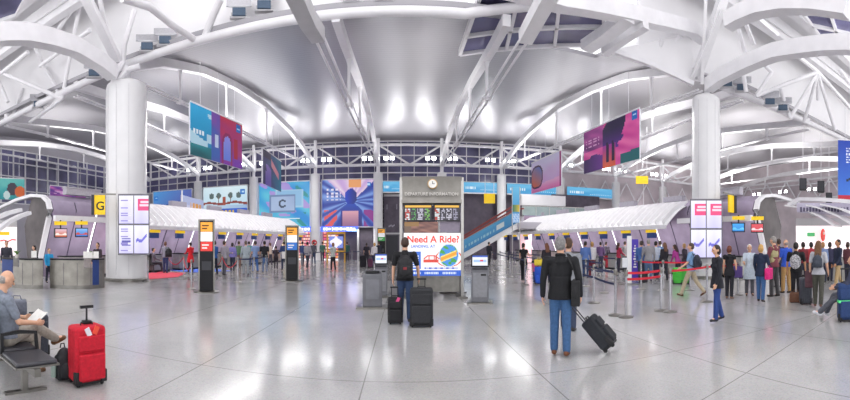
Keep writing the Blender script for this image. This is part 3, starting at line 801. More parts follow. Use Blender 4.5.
for a, b in zip(edges, edges[1:]):
    if abs(a - 3.72) < .1: ceil_bay(a, b, 18.4)
    elif abs(a - 9.6) < .1: ceil_bay(a, b, 15.5)
    else: ceil_bay(a, b)

# ---- roof trusses: curved white chord, tie rods and posts
rib = [(38.4, 9.15), (36, 9.75), (33, 10.25), (30, 10.55), (26, 10.7), (22, 10.5), (18.5, 10.1), (16, 9.85), (14.0, 9.75)]
rib_hi = [(38.4, 9.15), (37, 9.6), (34.5, 10.45), (32, 11.05), (27, 11.65), (23, 11.6), (19.5, 11.25), (16, 10.45), (14.1, 9.65)]
def rib_z(y, rb):
    for (a, za), (b, zb) in zip(rb, rb[1:]):
        if b <= y <= a: return zb + (za - zb) * (y - b) / (a - b)
    return 9.5
for x in XR:
    rb = rib_hi if x in (-8.5, 9.6) else rib
    xn = {-8.5: -11.3, 9.6: 13.0}.get(x, x)               # two ribs run in to the column heads
    X = lambda y: xn + (x - xn) * (y - 14.0) / 24.4
    t = struct(empty('roof_truss', (x, 38.4, 9.1)))
    off = (x, 38.4, 9.1)
    MB().sweep([(X(y), y, z) for y, z in rb], .3, .42).build('chord', WHITE, t, off)
    pe = (11.0, 7.55) if x == -2.38 else (11.6, 8.0) if x == 3.72 else (14.1, 9.0) if xn != x else (14.0, 9.2)
    ym_ = (38.2 + pe[0]) / 2
    for d in (-.13, .13):
        mb = MB()
        mb.tube([(x + d, 38.2, 9.05), (X(ym_) + d, ym_, (9.05 + pe[1]) / 2 - .15), (X(pe[0]) + d, pe[0], pe[1])], .05, 6)
        for q in (.25, .5, .75):
            yq = 38.2 + (pe[0] - 38.2) * q
            mb.ell((X(yq) + d, yq, 9.05 + (pe[1] - 9.05) * q - .1), (.07, .3, .07), 6)
        mb.build('tie_rod', WHITE, t, off)
    for y in (33, 27.5, 22, 17.5):
        zr = 9.05 + (pe[1] - 9.05) * (38.2 - y) / (38.2 - pe[0]) - .08
        mb = MB().tube([(X(y), y, zr - .1), (X(y), y, rib_z(y, rb) - .5), (X(y), y, rib_z(y, rb) - .1)], [.07, .07, .16], 8)
        mb.box((X(y), y, zr), (.4, .16, .1))
        mb.build('post', WHITE, t, off)

# ---- the big round main tube on the column line and its side lengths
ZT, YT = 9.8, 14.0
def tube_run(pts, r=.175):
    return struct(MB().tube(pts, r, 12).build('roof_tube', WHITE))
tube_run([(-11.5, YT, ZT), (-2.4, YT, ZT)])
tube_run([(-2.4, YT, ZT), (2.2, YT, ZT), (5.0, YT, ZT + .7)])
tube_run([(-30, YT, ZT - .4), (-20, YT, ZT - .25), (-11.5, YT, ZT)])
tube_run([(13.2, YT, ZT - .3), (20, YT, ZT - .2), (34, YT, ZT)])
tube_run([W(122, -2, 12.5), W(150, 7, 13.6), W(172, 25, 14.8), W(195, 40, 16.1)], .13)
tube_run([W(205, 36, 16), W(213, 16, 15.4), W(221, -2, 14.8)], .14)

# ---- box beams crossing overhead
def box_beam(pts, w, h, m=WHITE):
    return struct(MB().sweep(pts, w, h, 0).build('roof_beam', m))
box_beam([(-2.4, 11.15, 7.6), (-2.42, 10, 7.42), (-2.42, 6, 7.3), (-2.4, -3, 7.2)], .4, .4, GREYP)
box_beam([(3.72, 11.8, 8.02), (3.75, 10, 8.2), (3.75, 5, 8.4), (3.75, -3, 8.4)], .42, .4)
box_beam([W(x, y, 11.4 / math.sin(-th(x))) for x, y in ((113, 73), (100, 62), (75, 47), (50, 39), (25, 34), (0, 34), (-30, 38), (-60, 44))], .5, .62)
box_beam([W(x, y, 13.2 / math.sin(th(x))) for x, y in ((708, 86), (720, 77), (730, 72), (750, 62), (775, 52), (800, 48), (825, 45), (850, 44), (890, 47))], .5, .6)
box_beam([W(500, -16, 11.6), W(525, -9, 12), W(560, 1, 12.9), W(610, 10, 14.3), W(650, 19, 16), W(692, 29, 18.4), W(704, 38, 19.2)], .5, .55)
box_beam([W(x, y, 9.6 / math.sin(th(x))) for x, y in ((728, 22), (740, 15), (760, 7), (785, 3), (815, 3), (850, 8))], .45, .5)
# raking struts rising from the two column heads
for a, b, w in ((W(117, 60, 17.6), W(84, -6, 15), .36), (W(110, 46, 17), W(99, -4, 15.5), .16), (W(697, 76, 19.2), W(724, -4, 17.2), .42), (W(690, 84, 19.2), W(722, 10, 17.0), .16), (W(702, 84, 19), W(706, -3, 17), .14),
                (W(735, 16, 17), W(745, 52, 18), .16), (W(742, 14, 17), W(754, 44, 18), .16), (W(747, 10, 16.5), W(778, 36, 17), .2)):
    box_beam([a, b], w, w * .8)
for pts in ([W(113, 84, 17.6), W(116, 72, 17.5), W(123, 62, 17.6), W(124, 45, 17.4), W(134, 10, 17)],
            [W(118, 82, 17.6), W(126, 70, 17.6), W(140, 66, 17.4)],
            [W(707, 97, 19.3), W(707, 78, 19.3)], [W(127, 88, 18.1), W(127, 66, 18.1)]):
    struct(MB().tube(pts, .13, 8).build('roof_strut', WHITE))

# ---- white side bays nearer than the column line: soffit, purlins and struts
SOFF = mat('bright soffit board', 'f4f3f5', .5, 0, .015, .6)
struct(MB().box((-24, 4, 14.4), (34, 22, .3)).build('ceiling', SOFF))
struct(MB().box((25, 4, 14.4), (36, 22, .3)).build('ceiling', SOFF))
struct(MB().box((.5, 4.5, 14.6), (15.5, 21, .3)).build('ceiling', SOFF))
for x0, x1 in ((-31.5, -11.0), (-11.0, 2.4), (9.8, 42.5)):
    struct(MB().box(((x0 + x1) / 2, 14.75, 12.35), (x1 - x0, .2, 4.2)).build('wall_upper', SOFF))
for y, z in ((12.7, 12.9), (11.2, 13.3), (9.6, 13.6), (8.0, 13.7)):
    for x0, x1 in ((-31, -9.2), (9.5, 38)):
        mb = MB().beam((x0, y, z), (x1, y, z), .42, .5).beam((x0, y - .33, z + .3), (x1, y - .33, z + .3), .1, .5)
        struct(mb.build('roof_purlin', WHITE))
def strut(a, b, r=.11):
    struct(MB().tube([a, b], r, 8).build('roof_strut', WHITE))
for a, b in (((62, 99, 21.3), (80, 3, 19.5)), ((62, 99, 21.3), (45, 68, 23)), ((62, 99, 21.3), (0, 72, 24)), ((45, 68, 23), (34, 45, 22)), ((57, 31, 20.5), (76, 4, 19)),
             ((8, 102, 25), (-6, 70, 26)), ((40, 66, 22), (90, 30, 18.5)), ((62, 99, 21.3), (30, 122, 25)), ((0, 74, 24), (28, 52, 21)), ((28, 110, 25), (62, 98, 21.3)), ((12, 118, 25.6), (22, 88, 25)),
             ((790, 118, 22), (818, 72, 22)), ((818, 72, 22), (818, 100, 23)), ((818, 72, 22), (850, 108, 24)), ((818, 72, 22), (756, 96, 20.5)), ((756, 96, 20.5), (772, 72, 20.5)), ((772, 72, 20.5), (764, 64, 20)),
             ((790, 118, 22), (780, 88, 21.5)), ((804, 122, 23.5), (818, 74, 22)), ((835, 130, 24.5), (818, 74, 22)), ((746, 92, 19.8), (744, 76, 19.6)), ((818, 72, 22), (800, 58, 21)),
             ((840, 70, 22), (850, 84, 22)), ((655, 62, 18.6), (662, 40, 18)), ((655, 62, 18.6), (680, 36, 18.5))):
    strut(W(*a), W(*b))
struct(MB().prism([W(613, 50, 17.2), W(691, 36, 18.8), W(693, 83, 19.2)], (0, .5, .3)).build('ceiling', SOFF))
box_beam([W(613, 51, 17), W(650, 64, 18), W(693, 84, 19)], .2, .2)

box_beam([W(586, 47, 16.6), W(606, 34, 15.8), W(628, 16, 14.8)], .6, .4, WHITE)
box_beam([W(604, 52, 17.0), W(624, 38, 16.2), W(646, 24, 15.4)], .35, .35)
# ---- skylights (dark night glass in white bars)
def skylight(name, corner, nu, nv, bar=.3):
    a, b, c, d = [V(p) for p in corner]                 # near-left, near-right, far-right, far-left
    t = struct(empty(name, a))
    MB().prism([a, b, c, d], (0, 0, .06)).build('glass', GLASSD, t, a)
    mb = MB()
    q = lambda u, v: (a * (1 - u) + b * u) * (1 - v) + (d * (1 - u) + c * u) * v
    for i in range(nu + 1):
        mb.beam(q(i / nu, 0), q(i / nu, 1), bar, .28)
    for j in range(nv + 1):
        mb.beam(q(0, j / nv), q(1, j / nv), bar, .28)
    mb.build('glazing_bars', WHITE, t, a)
    return t
def onz(px, py, z):
    return W(px, py, (z - EYE) * 400 / (243 - py))
zs = 10.4
skylight('window_2', (onz(483, -14, zs), onz(603, -24, zs), onz(604, 44, zs), onz(460, 53, zs)), 3, 3, .14)
skylight('window_3', (onz(800, 8, 11.8), onz(856, 2, 11.8), onz(862, 60, 11.8), onz(822, 38, 11.8)), 2, 2, .12)
skylight('window_4', (onz(-6, -4, 12.2), onz(30, -12, 12.2), onz(16, 14, 12.2), onz(-8, 22, 12.2)), 1, 1, .12)

# ---- facade: columns, glazing, walls
YF = 38.2
for x in XR[1:-2]:
    mb = MB().lathe([(.5, 0), (.5, .05), (.45, .06), (.45, 8.35), (.32, 8.4), (.3, 8.45)], 20)
    o = mb.build('column', WHITE2); o.location = (x, YF, 0); struct(o)
    struct(MB().tube([(x, YF, 8.4), (x, YF, 11.7)], .17, 8).build('column_head', WHITE))
def big_column(x, y, r, z, ribs):
    t = struct(empty('column', (x, y, 0)))
    MB().lathe([(r, .14), (r, z - .25), (r * .96, z - .1), (r * .8, z)], 40).build('shaft', WHITE2, t)
    MB().lathe([(r + .1, 0), (r + .1, .1), (r + .03, .14), (r * .9, .14)], 40).build('plinth', STEELD, t)
    mb = MB()
    for a in ribs:
        mb.box(((r + .004) * math.sin(a), -(r + .004) * math.cos(a), z / 2), (.025, .02, z - .6), rz=a)
    mb.build('joint_strip', mat('column joint', 'd9d9db', .35), t)
big_column(-11.55, 13.95, .93, 8.85, (-.9, -.35, .2, .8))
big_column(13.25, 14.0, .68, 8.7, (-1.3, -.7, -.1))
# clerestory glazing
x0, x1 = -31.4, 16.3
t = struct(empty('window_1', (0, 39.3, 7.7)))
MB().box((.5 * (x0 + x1), 39.45, 9.85), (x1 - x0, .06, 4.3)).build('glass', GLASSD, t, (0, 39.3, 7.7))
mb = MB()
x = x0
while x <= x1:
    mb.box((x, 39.36, 9.85), (.08, .14, 4.3)); x += 1.3
for z in (7.75, 8.6, 10.3, 11.7):
    mb.box((.5 * (x0 + x1), 39.34, z), (x1 - x0, .16, .1))
mb.build('mullion_grid', WHITE, t, (0, 39.3, 7.7))
# truss in front of the glazing
for a, b in zip(XR[:-1], XR[1:]):
    mb = MB()
    mb.tube([(a, 38.7, 11.2), (b, 38.7, 11.2)], .15, 8).tube([(a, 38.7, 9.25), (b, 38.7, 9.25)], .15, 8)
    c = (a + b) / 2
    mb.tube([(a, 38.7, 11.2), (c, 38.7, 9.25)], .1, 6).tube([(c, 38.7, 9.25), (b, 38.7, 11.2)], .1, 6)
    mb.tube([(a, 38.7, 11.2), (a, 38.7, 9.25)], .09, 6)
    struct(mb.build('facade_beam', WHITE))
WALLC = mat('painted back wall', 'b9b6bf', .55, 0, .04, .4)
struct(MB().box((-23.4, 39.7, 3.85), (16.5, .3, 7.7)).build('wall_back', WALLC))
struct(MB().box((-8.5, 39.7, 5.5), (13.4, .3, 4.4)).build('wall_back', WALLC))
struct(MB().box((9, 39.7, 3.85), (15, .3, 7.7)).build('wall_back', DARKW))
RW = mat('far hall wall', 'd8cdd2', .6, 0, .1, .4)
struct(MB().box((29.4, 39.7, 6), (26, .3, 12)).build('wall_back', RW))
for k in range(9):
    x = 17.5 + k * 2.8
    struct(MB().tube([(x, 39.2, 6.2), (x + 1.4, 39.2, 8.6), (x + 2.8, 39.2, 6.2)], .1, 6).build('facade_beam', WHITE))
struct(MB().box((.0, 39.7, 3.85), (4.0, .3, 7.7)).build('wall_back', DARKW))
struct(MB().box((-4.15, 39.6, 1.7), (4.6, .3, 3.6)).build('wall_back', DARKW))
# side walls
struct(MB().box((-31.6, 25, 2.7), (.3, 31, 5.4)).build('wall_left', WALLC))
struct(MB().box((-31.6, 25, 11.6), (.3, 31, 2.2)).build('wall_left', WALLC))
t = struct(empty('window_5', (-31.5, 25, 5.4)))
MB().box((-31.6, 25, 8), (.06, 30, 5.2)).build('glass', GLASSD, t, (-31.5, 25, 5.4))
mb = MB()
for i in range(22):
    mb.box((-31.5, 10.2 + i * 1.4, 8), (.14, .1, 5.2))
for z in (5.45, 6.7, 8, 9.3, 10.5):
    mb.box((-31.5, 25, z), (.16, 30, .1))
mb.build('mullion_grid', WHITE, t, (-31.5, 25, 5.4))
struct(MB().box((42.6, 25, 6), (.3, 31, 12)).build('wall_right', RW))
for k in range(9):
    y = 10.5 + k * 3.2
    mb = MB().tube([(42.2, y, 9.6), (42.2, y + 1.6, 7.2), (42.2, y + 3.2, 9.6)], .11, 6).tube([(42.2, y, 9.6), (42.2, y + 3.2, 9.6)], .14, 6).tube([(42.2, y, 7.2), (42.2, y + 3.2, 7.2)], .14, 6)
    struct(mb.build('hall_beam', WHITE))

# ---- lamps on the facade truss
def floodlight():
    t = empty('floodlight', (0, 0, 0), 0, 'white twin-clamped floodlight shining from the clerestory truss', 'lamp', 'floodlights along the clerestory truss')
    MB().box((0, .08, 0), (.42, .2, .34)).build('housing', GREYP, t, bevel=.02)
    MB().box((0, -.03, 0), (.36, .02, .28)).build('lens', LAMP, t)
    MB().tube([(0, .1, -.18), (0, .1, -.42)], .04, 6).build('bracket', WHITE, t)
    return t
fl = floodlight(); n = 0
for x in XR[1:-2]:
    for d in (-1.35, -.75, .75, 1.35):
        o = fl if n == 0 else copy_tree(fl); n += 1
        o.location = (x + d, 38.5, 9.85)
for k in range(12):
    o = copy_tree(fl); n += 1
    o.location = (42.0, 12 + (k // 2) * 4.4 + (k % 2) * .9, 8.3); o.rotation_euler = (0, 0, -PI / 2)
    o['label'] = 'floodlight on the far side-wall truss past the slimmer column'; o['group'] = 'floodlights on the far side wall'
# twin uplighter boxes standing on the main tube
def uplighter():
    t = empty('uplighter', (0, 0, 0), 0, '', 'lamp', 'uplighter boxes along the roof tubes')
    MB().box((0, 0, .2), (.5, .34, .3)).build('housing', mat('slate blue housing', '40566e', .4), t, bevel=.02)
    MB().beam((-.4, -.1, .42), (.4, -.1, .42), .04, .04).box((0, .1, .66), (.95, .05, .55), rot=Matrix.Rotation(R(-38), 3, 'X')).build('reflector', mat('reflector sheet', 'c9c9ce', .35, .3), t)
    MB().box((0, 0, .03), (.7, .2, .06)).box((-.28, 0, .12), (.05, .1, .2)).box((.28, 0, .12), (.05, .1, .2)).build('bracket', GREYP, t)
    return t
up0 = uplighter(); n = 0
for px, py, r, lb in ((147, 52, 17.2, 'pale reflector lamp on the roof tube, outer of the pair by the thicker column'), (165, 46, 16.9, 'pale reflector lamp on the roof tube, inner of the pair by the thicker column'),
                      (239, 19, 15.2, 'pale reflector lamp midway along the roof tube, outer of two'), (264, 12, 14.9, 'pale reflector lamp midway along the roof tube, inner of two'),
                      (353, 3, 14.1, 'blue lamp housing above the middle of the roof tube, toward the thicker column'), (384, 2, 14.0, 'blue lamp housing above the middle of the roof tube, toward the slimmer column'),
                      (94, 78, 18.6, 'lamp on the side roof tube just outside the thicker column'), (38, 108, 23, 'lamp far out on the side roof tube beyond the thicker column'),
                      (727, 88, 19.6, 'lamp on the side roof tube just past the slimmer column'), (742, 92, 20.2, 'lamp on the side roof tube second past the slimmer column'), (770, 106, 21, 'lamp on the side roof tube just before the truss node'), (783, 112, 21.6, 'lamp beside the truss node on the side roof tube')):
    o = up0 if n == 0 else copy_tree(up0); n += 1
    o.location = W(px, py, r); o.rotation_euler = (0, 0, -th(px)); o['label'] = lb

# ---- lighting of the hall
def area(x, y, z, sx, sy, e, rx=0.0, rz=0.0, col=(1, .985, .97)):  # unseen area lamp added as fill, with no fixture of its own
    l = bpy.data.lights.new('hall fill light', 'AREA'); l.shape = 'RECTANGLE'; l.size = sx; l.size_y = sy; l.energy = e; l.color = col
    o = bpy.data.objects.new('hall_fill_light', l); C.objects.link(o); o.location = (x, y, z); o.rotation_euler = (rx, 0, rz)
    return o
# ================================================================ CHECK-IN ROWS ALONG BOTH SIDES
SIDE = {-1: 'thicker', 1: 'slimmer'}
PROF = [(-.45, 0), (-.4, .8), (.05, 1.9), (.5, 2.9), (.58, 3.3), (.42, 3.7), (-.1, 4.0), (-1.2, 4.15), (-3.0, 4.1)]
FIN = mat('white canopy blade', 'f3f2f4', .4, 0, .02, 3)
ORD = ['first', 'second', 'third', 'fourth', 'fifth', 'last']
class Row:
    def __init__(s, sd):
        s.s = sd; s.A = V((sd * 15.4, 12.4, 0)); s.B = V((sd * 11.4, 36.6, 0))
        s.d = (s.B - s.A).normalized(); s.o = V((-sd * s.d.y, sd * s.d.x, 0)); s.o = s.o if s.o.x * -sd > 0 else -s.o
        s.len = (s.B - s.A).length
    def p(s, u, y, z): return s.A + s.d * u + s.o * y + V((0, 0, z))
ROWS = {sd: Row(sd) for sd in (-1, 1)}
for sd, rw in ROWS.items():
    bl = rw.len / 6
    for i in range(6):
        u0, u1 = i * bl, (i + 1) * bl - .05
        base = rw.p((u0 + u1) / 2, 0, 0)
        t = empty('check_in_pod', base, 0, f'{ORD[i]} mauve check-in bay of the row behind the {SIDE[sd]} column' + (', under its white slatted canopy' if i > 0 else ', with the curved portal'), 'check-in desk', f'check-in bays of the row behind the {SIDE[sd]} column')
        mb = MB().sheet([rw.p(u0, y, z) for y, z in PROF], rw.d * (u1 - u0), .06 * sd)
        for q in (.0, 1.35, 2.7):
            mb.sweep([rw.p(u0 + q + .03, y + .05, z) for y, z in PROF[:6]], .06, .05, 1)
        mb.build('leaning_panel', [PURP, SEAM], t, base)
        MB().sweep([rw.p(u0 + 2.05 + .6, y + .05, z + .02) for y, z in PROF[1:5]], .1, .05).build('light_strip', mat('strip light', 'ffffff', .4, emit=1.2), t, base)
        mb = MB()
        ang = math.atan2(rw.d.y, rw.d.x)
        mb.box(rw.p((u0 + u1) / 2, .75, .5), (u1 - u0 - .9, .55, 1.0), ang, 0).box(rw.p((u0 + u1) / 2, .78, 1.03), (u1 - u0 - .8, .7, .06), ang, 1).box(rw.p((u0 + u1) / 2, .8, .06), (u1 - u0 - .88, .6, .12), ang, 1)
        mb.build('desk', [STEEL, BLACKG], t, base)
        if i > 0:
            mb = MB()
            n = 8
            for k in range(n):
                u = u0 + (k + .5) * (u1 - u0) / n
                a = [(.1, 3.75), (.7, 3.66), (1.3, 3.36), (1.9, 2.93), (2.35, 2.55)]
                mb.sweep([rw.p(u + .22 - .2 * j / 4, y, z) for j, (y, z) in enumerate(a)], .5, .04)
                mb.sweep([rw.p(u + .2 - .2 * j / 4, y, z + .12) for j, (y, z) in enumerate(a)], .04, .34)
            mb.build('canopy', FIN, t, base)
            MB().beam(rw.p(u0, 2.42, 2.5), rw.p(u1, 2.42, 2.5), .14, .2).build('canopy_rail', WHITE, t, base)
            for k in range(2):
                u = u0 + 1 + 2 * k
                q = MB().box(rw.p(u, 2.45, 2.3), (.75, .07, .15), ang).build('desk_sign', YELLOW, t, base)
                MB().box(rw.p(u + .1, 2.3, 2.08), (.6, .12, .28), ang).build('desk_screen', mat('navy screen', '243a70', .3, emit=.25), t, base)
            mb = MB()
            mb.box(rw.p((u0 + u1) / 2, -.5, 4.28), (1.5, .3, .32), ang).build('sign_box', mat('violet grey sign box', 'a5a2ab', .5), t, base)
        elif i == 0:
            # portal frame and end wall facing the hall
            pts = [rw.p(-.12, y + .02, z) for y, z in PROF + [(-5, 3.9), (-7, 3.5)]]
            MB().sweep(pts, .24, .16).build('portal_frame', WHITE, t, base)
            poly = [rw.p(.02, y - .1, z) for y, z in PROF[:-1]] + [rw.p(.02, -1.6, 4.0), rw.p(.02, -2.4, 2.6), rw.p(.02, -1.9, 0)]
            MB().prism(poly, rw.d * .12).build('end_wall', mat('bronze end wall', '5d5757', .4, .4, .2, .8), t, base)
            MB().beam(rw.p(-.4, 1.5, 2.82), rw.p(u1, 1.5, 2.82), .2, .26).build('overhead_beam', WHITE, t, base)
            MB().box(rw.p(2.2, .0, 4.32), (2.2, .35, .36), ang).box(rw.p(2.2, .0, 4.5), (2.3, .42, .05), ang).build('sign_box', mat('grey sign box', 'b9b6bd', .4, .3), t, base)
        else:
            MB().beam(rw.p(u0, 1.5, 2.82), rw.p(u1, 1.5, 2.82), .2, .26).build('overhead_beam', WHITE, t, base)
# yellow lane signs and monitors hanging from the beams of the two nearest bays
def mon_pic(a, b, c):
    def f(u, v):
        col = mix(hx(a), hx(b), v)
        if .2 < v < .38 + .1 * math.sin(u * 9): col = hx(c)
        return col
    return f
def hanging_monitor(px, py, r, wpx, cols, label, rot=0):
    c = W(px, py, r); t0 = th(px)
    t = empty('hanging_monitor', c, 0, label, 'monitor')
    rt = V((math.cos(t0 + rot), -math.sin(t0 + rot), 0)); w = wpx / 400 * r; h = w * .72
    bk = V((math.sin(t0 + rot), math.cos(t0 + rot), 0))
    MB().box((0, 0, 0), (w, .22, h), -t0 - rot).build('housing', BLACK, t, bevel=.02)
    o = -bk * .125
    panel('screen', c + o - rt * w * .44 - V((0, 0, h * .4)), c + o + rt * w * .44 - V((0, 0, h * .4)), h * .8, mon_pic(*cols), 14, 10, SCREEN, t, c, .015)
    MB().tube([(0, 0, h / 2 - .02), (0, 0, h / 2 + .35)], .035, 8).build('hanger', BLACK, t)
    MB().box((0, 0, h / 2 + .22), (w * .95, .1, .16), -t0 - rot).build('lane_sign', YELLOW, t)
    return t
hanging_monitor(60.5, 233, 17.3, 13, ('c75a3c', 'd9b9c9', 'f0e3da'), 'hanging monitor with an orange and pink screen over the desks beside the thicker column', -.2)
hanging_monitor(81.5, 232.5, 18.2, 13, ('2b63b8', '7fb3ea', 'b8403c'), 'hanging monitor with a blue screen over the desks beside the thicker column', -.1)
hanging_monitor(738.5, 227.5, 18.2, 13, ('1f7fd0', '2f9fe8', '55c0f2'), 'hanging monitor with a bright cyan screen over the desks beside the slimmer column', .1)
hanging_monitor(757.5, 228, 17.4, 13, ('c93a48', 'd94a55', 'f2d5da'), 'hanging monitor with a red screen over the desks beside the slimmer column', .1)

# ---- the bright agent halls past both portals
def agent_hall(px0, px1, r, label, side):
    c = G((px0 + px1) / 2, r)
    t = empty('airline_hall', c, 0, label, 'counter')
    a, b = G(px0, r), G(px1, r)
    d = (b - a).normalized(); back = V((-d.y, d.x, 0))
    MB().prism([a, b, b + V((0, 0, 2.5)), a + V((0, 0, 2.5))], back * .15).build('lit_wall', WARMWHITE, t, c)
    MB().prism([a + V((0, 0, 2.5)), b + V((0, 0, 2.5)), b + V((0, 0, 2.85)), a + V((0, 0, 2.85))], back * .3).build('fascia', GREYP, t, c)
    MB().prism([a - back * .9, b - back * .9, b - back * .9 + V((0, 0, 1.05)), a - back * .9 + V((0, 0, 1.05))], back * .5).build('counter', STEEL, t, c)
    return t, a, b, d, back, c
t, a, b, d, back, c = agent_hall(796, 872, 19.0, 'brightly lit airline counter with white slatted canopy behind the crowd, with a red emblem', 1)
for pts in ([W(789, 206, 18.4), W(803, 208, 18), W(822, 216, 17.6), W(838, 226, 17.2)], [W(806, 205, 18), W(822, 208.5, 17.6), W(842, 217, 17.2), W(862, 229, 16.8)], [W(824, 205, 17.6), W(842, 209, 17.2), W(866, 219, 16.8)]):
    MB().sweep(pts, .75, .07).build('canopy_band', FIN, t, c)
MB().sweep([W(789, 205, 18.5), W(800, 199, 18), W(830, 200, 17.5), W(866, 203, 17)], .2, .16).build('canopy_edge', WHITE, t, c)
q = W(811, 234.5, 18.7); MB().box(q - c, (.36, .05, .18), -th(811)).build('exit_sign', mat('green exit sign', '4fae6a', .4, emit=.5), t)
q = W(823, 235, 18.7); MB().ell(q - c, (.22, .05, .3), 12).ell(q - c + V((-.02, -.06, .08)), (.08, .03, .08), 8, 1).build('red_emblem', [mat('red emblem', 'd8443a', .4, emit=.3), mat('pale emblem', 'f6dcd2', .4)], t)
MB().prism([W(797, 203, 17.6), W(856, 203, 17.6), W(856, 216, 17.6), W(797, 212, 17.6)], back * .4).build('name_board', mat('pale violet sign', 'b9b3c6', .5, emit=.1), t, c)
mb = MB()
for i in range(16):
    x = 801 + i * 3.1
    mb.box(W(x, 209.5, 17.4) - V((0, 0, .0)), (.09, .03, .17 + .05 * (i % 3 == 0)), -th(x))
mb.build('lettering', mat('dark sign marks', '5b5570', .5), t, c)
t, a, b, d, back, c = agent_hall(-20, 17, 20.5, 'brightly lit airline counter with red script, seen behind the navy-panelled counter', -1)
MB().tube([W(0, 241, 20.2), W(4, 240, 20.2), W(8, 241.5, 20.2), W(12, 239.5, 20.2), W(16, 240, 20.2)], .035, 6).build('red_script', mat('red sign script', 'd8404c', .4, emit=.3), t, c)
MB().box(W(4, 233.5, 20) - c, (.55, .08, .17), -th(4)).build('lane_sign', YELLOW, t)
for k, (pts) in enumerate(([W(29, 213, 18.5), W(20, 216, 18), W(8, 222, 17.6), W(-4, 231, 17)], [W(20, 210, 18.6), W(8, 213, 18), W(-6, 219, 17.5)])):
    o = MB().sweep(pts, .3, .16).build('canopy_arm', WHITE, t, c)

CSTEEL = mat('counter steel', '9c9991', .36, .6, .08, 3)
# ================================================================ ISLAND COUNTERS IN FRONT OF THE LEFT ROW
def island(px0, px1, r0, r1, label, high, bulge=1.0):
    """curved steel counter between two bearings"""
    c = G((px0 + px1) / 2, (r0 + r1) / 2)
    t = empty('service_counter', c, 0, label, 'counter', 'curved service counters')
    n = 14
    def arc(f, off): 
        x = px0 + (px1 - px0) * f; r = r0 + (r1 - r0) * f - bulge * (1 - (2 * f - 1) ** 2) + off
        return G(x, r)
    def wall(f0, f1, h, z0, th_, mt, nm, off=0, ov=0):
        mb = MB(); ks = [f0 + (f1 - f0) * i / n for i in range(n + 1)]
        fr = [arc(f, off - ov) for f in ks]; bk = [arc(f, off + th_) for f in ks]
        vs = [p + V((0, 0, z0)) for p in fr] + [p + V((0, 0, z0)) for p in bk] + [p + V((0, 0, h)) for p in fr] + [p + V((0, 0, h)) for p in bk]
        m_ = n + 1; fs = []
        for i in range(n):
            fs += [(i, i + 1, 2 * m_ + i + 1, 2 * m_ + i), (m_ + i, 3 * m_ + i, 3 * m_ + i + 1, m_ + i + 1), (2 * m_ + i, 2 * m_ + i + 1, 3 * m_ + i + 1, 3 * m_ + i), (i, m_ + i, m_ + i + 1, i + 1)]
        fs += [(0, 2 * m_, 3 * m_, m_), (n, m_ + n, 3 * m_ + n, 2 * m_ + n)]
        mb.add(vs, fs); return mb.build(nm, mt, t, c)
    for f0, f1, h, mt, nm in high:
        wall(f0, f1, h, .14, .5, mt, nm)
        if h > 1: wall(f0, f1, h + .045, h, .55, BLACKG, 'worktop', 0, .06)
    wall(0, 1, .14, 0, .45, STEELD, 'kick_plate', .03)
    for f in (.25, .5, .75):
        p = arc(f, -.004); MB().box(p + V((0, 0, .55)), (.012, .02, .8), -th(px0 + (px1 - px0) * f)).build('front_joint', SEAM, t, c)
    return t
island(2, 43, 15.6, 14.6, 'curved steel counter with a navy end panel, nearer the photo edge', [(0, .27, 1.06, BLUE, 'navy_panel'), (.27, .42, .78, CSTEEL, 'low_front'), (.42, 1, 1.06, CSTEEL, 'steel_front')], .4)
island(50, 104.5, 14.9, 15.0, 'curved steel counter with a low step, just beside the thicker column', [(0, .62, 1.06, CSTEEL, 'steel_front'), (.62, .78, .78, CSTEEL, 'low_front'), (.78, .9, 1.06, BLUE, 'navy_panel'), (.9, 1, 1.06, STEELD, 'steel_end')], .5)
# small things on the counters
def leaflet(px, py, r, label, col='e8e6e2'):
    c = W(px, py, r)
    t = empty('leaflet_holder', c, -th(px), label, 'leaflet holder', 'leaflet holders on the steel counters')
    MB().prism([(-.1, 0, 0), (.1, 0, 0), (.1, .05, .26), (-.1, .05, .26)], (0, .025, 0)).build('card', mat('leaflet ' + col, col, .5), t)
    MB().prism([(-.11, -.01, 0), (.11, -.01, 0), (.11, .1, 0), (-.11, .1, 0)], (0, 0, .012)).build('stand', BLACK, t)
for px, lb in ((34, 'white leaflet holder on the counter nearer the photo edge'), (86, 'white leaflet holder on the stepped counter, first of three'), (90, 'white leaflet holder on the stepped counter, middle of three'), (96, 'white leaflet holder on the stepped counter, beside the thicker column')):
    leaflet(px, 258.6 if px > 40 else 258, 14.75 if px > 40 else 14.75, lb)
def pot(px, py, r, label):
    c = W(px, py, r); t = empty('potted_plant', c, 0, label, 'plant')
    MB().lathe([(.06, 0), (.085, .13), (.08, .13), (.075, .11)], 12).build('pot', mat('white pot', 'd9d4cc', .5), t)
    mb = MB(); random.seed(int(px))
    for i in range(16):
        a = random.uniform(0, 6.28); l = random.uniform(.12, .22)
        p0 = V((0, 0, .1)); p1 = p0 + V((math.cos(a) * l * .4, math.sin(a) * l * .4, l * .7)); p2 = p0 + V((math.cos(a) * l * .8, math.sin(a) * l * .8, l * .8))
        mb.sweep([p0, p1, p2], .035, .006)
    mb.build('foliage', mat('leaf green', '5f8f2f', .6, 0, .2, 8), t)
pot(17, 258, 14.85, 'small potted plant on the steel counter nearer the photo edge')
pot(92.5, 258.6, 14.9, 'small potted plant among the leaflets on the stepped counter')

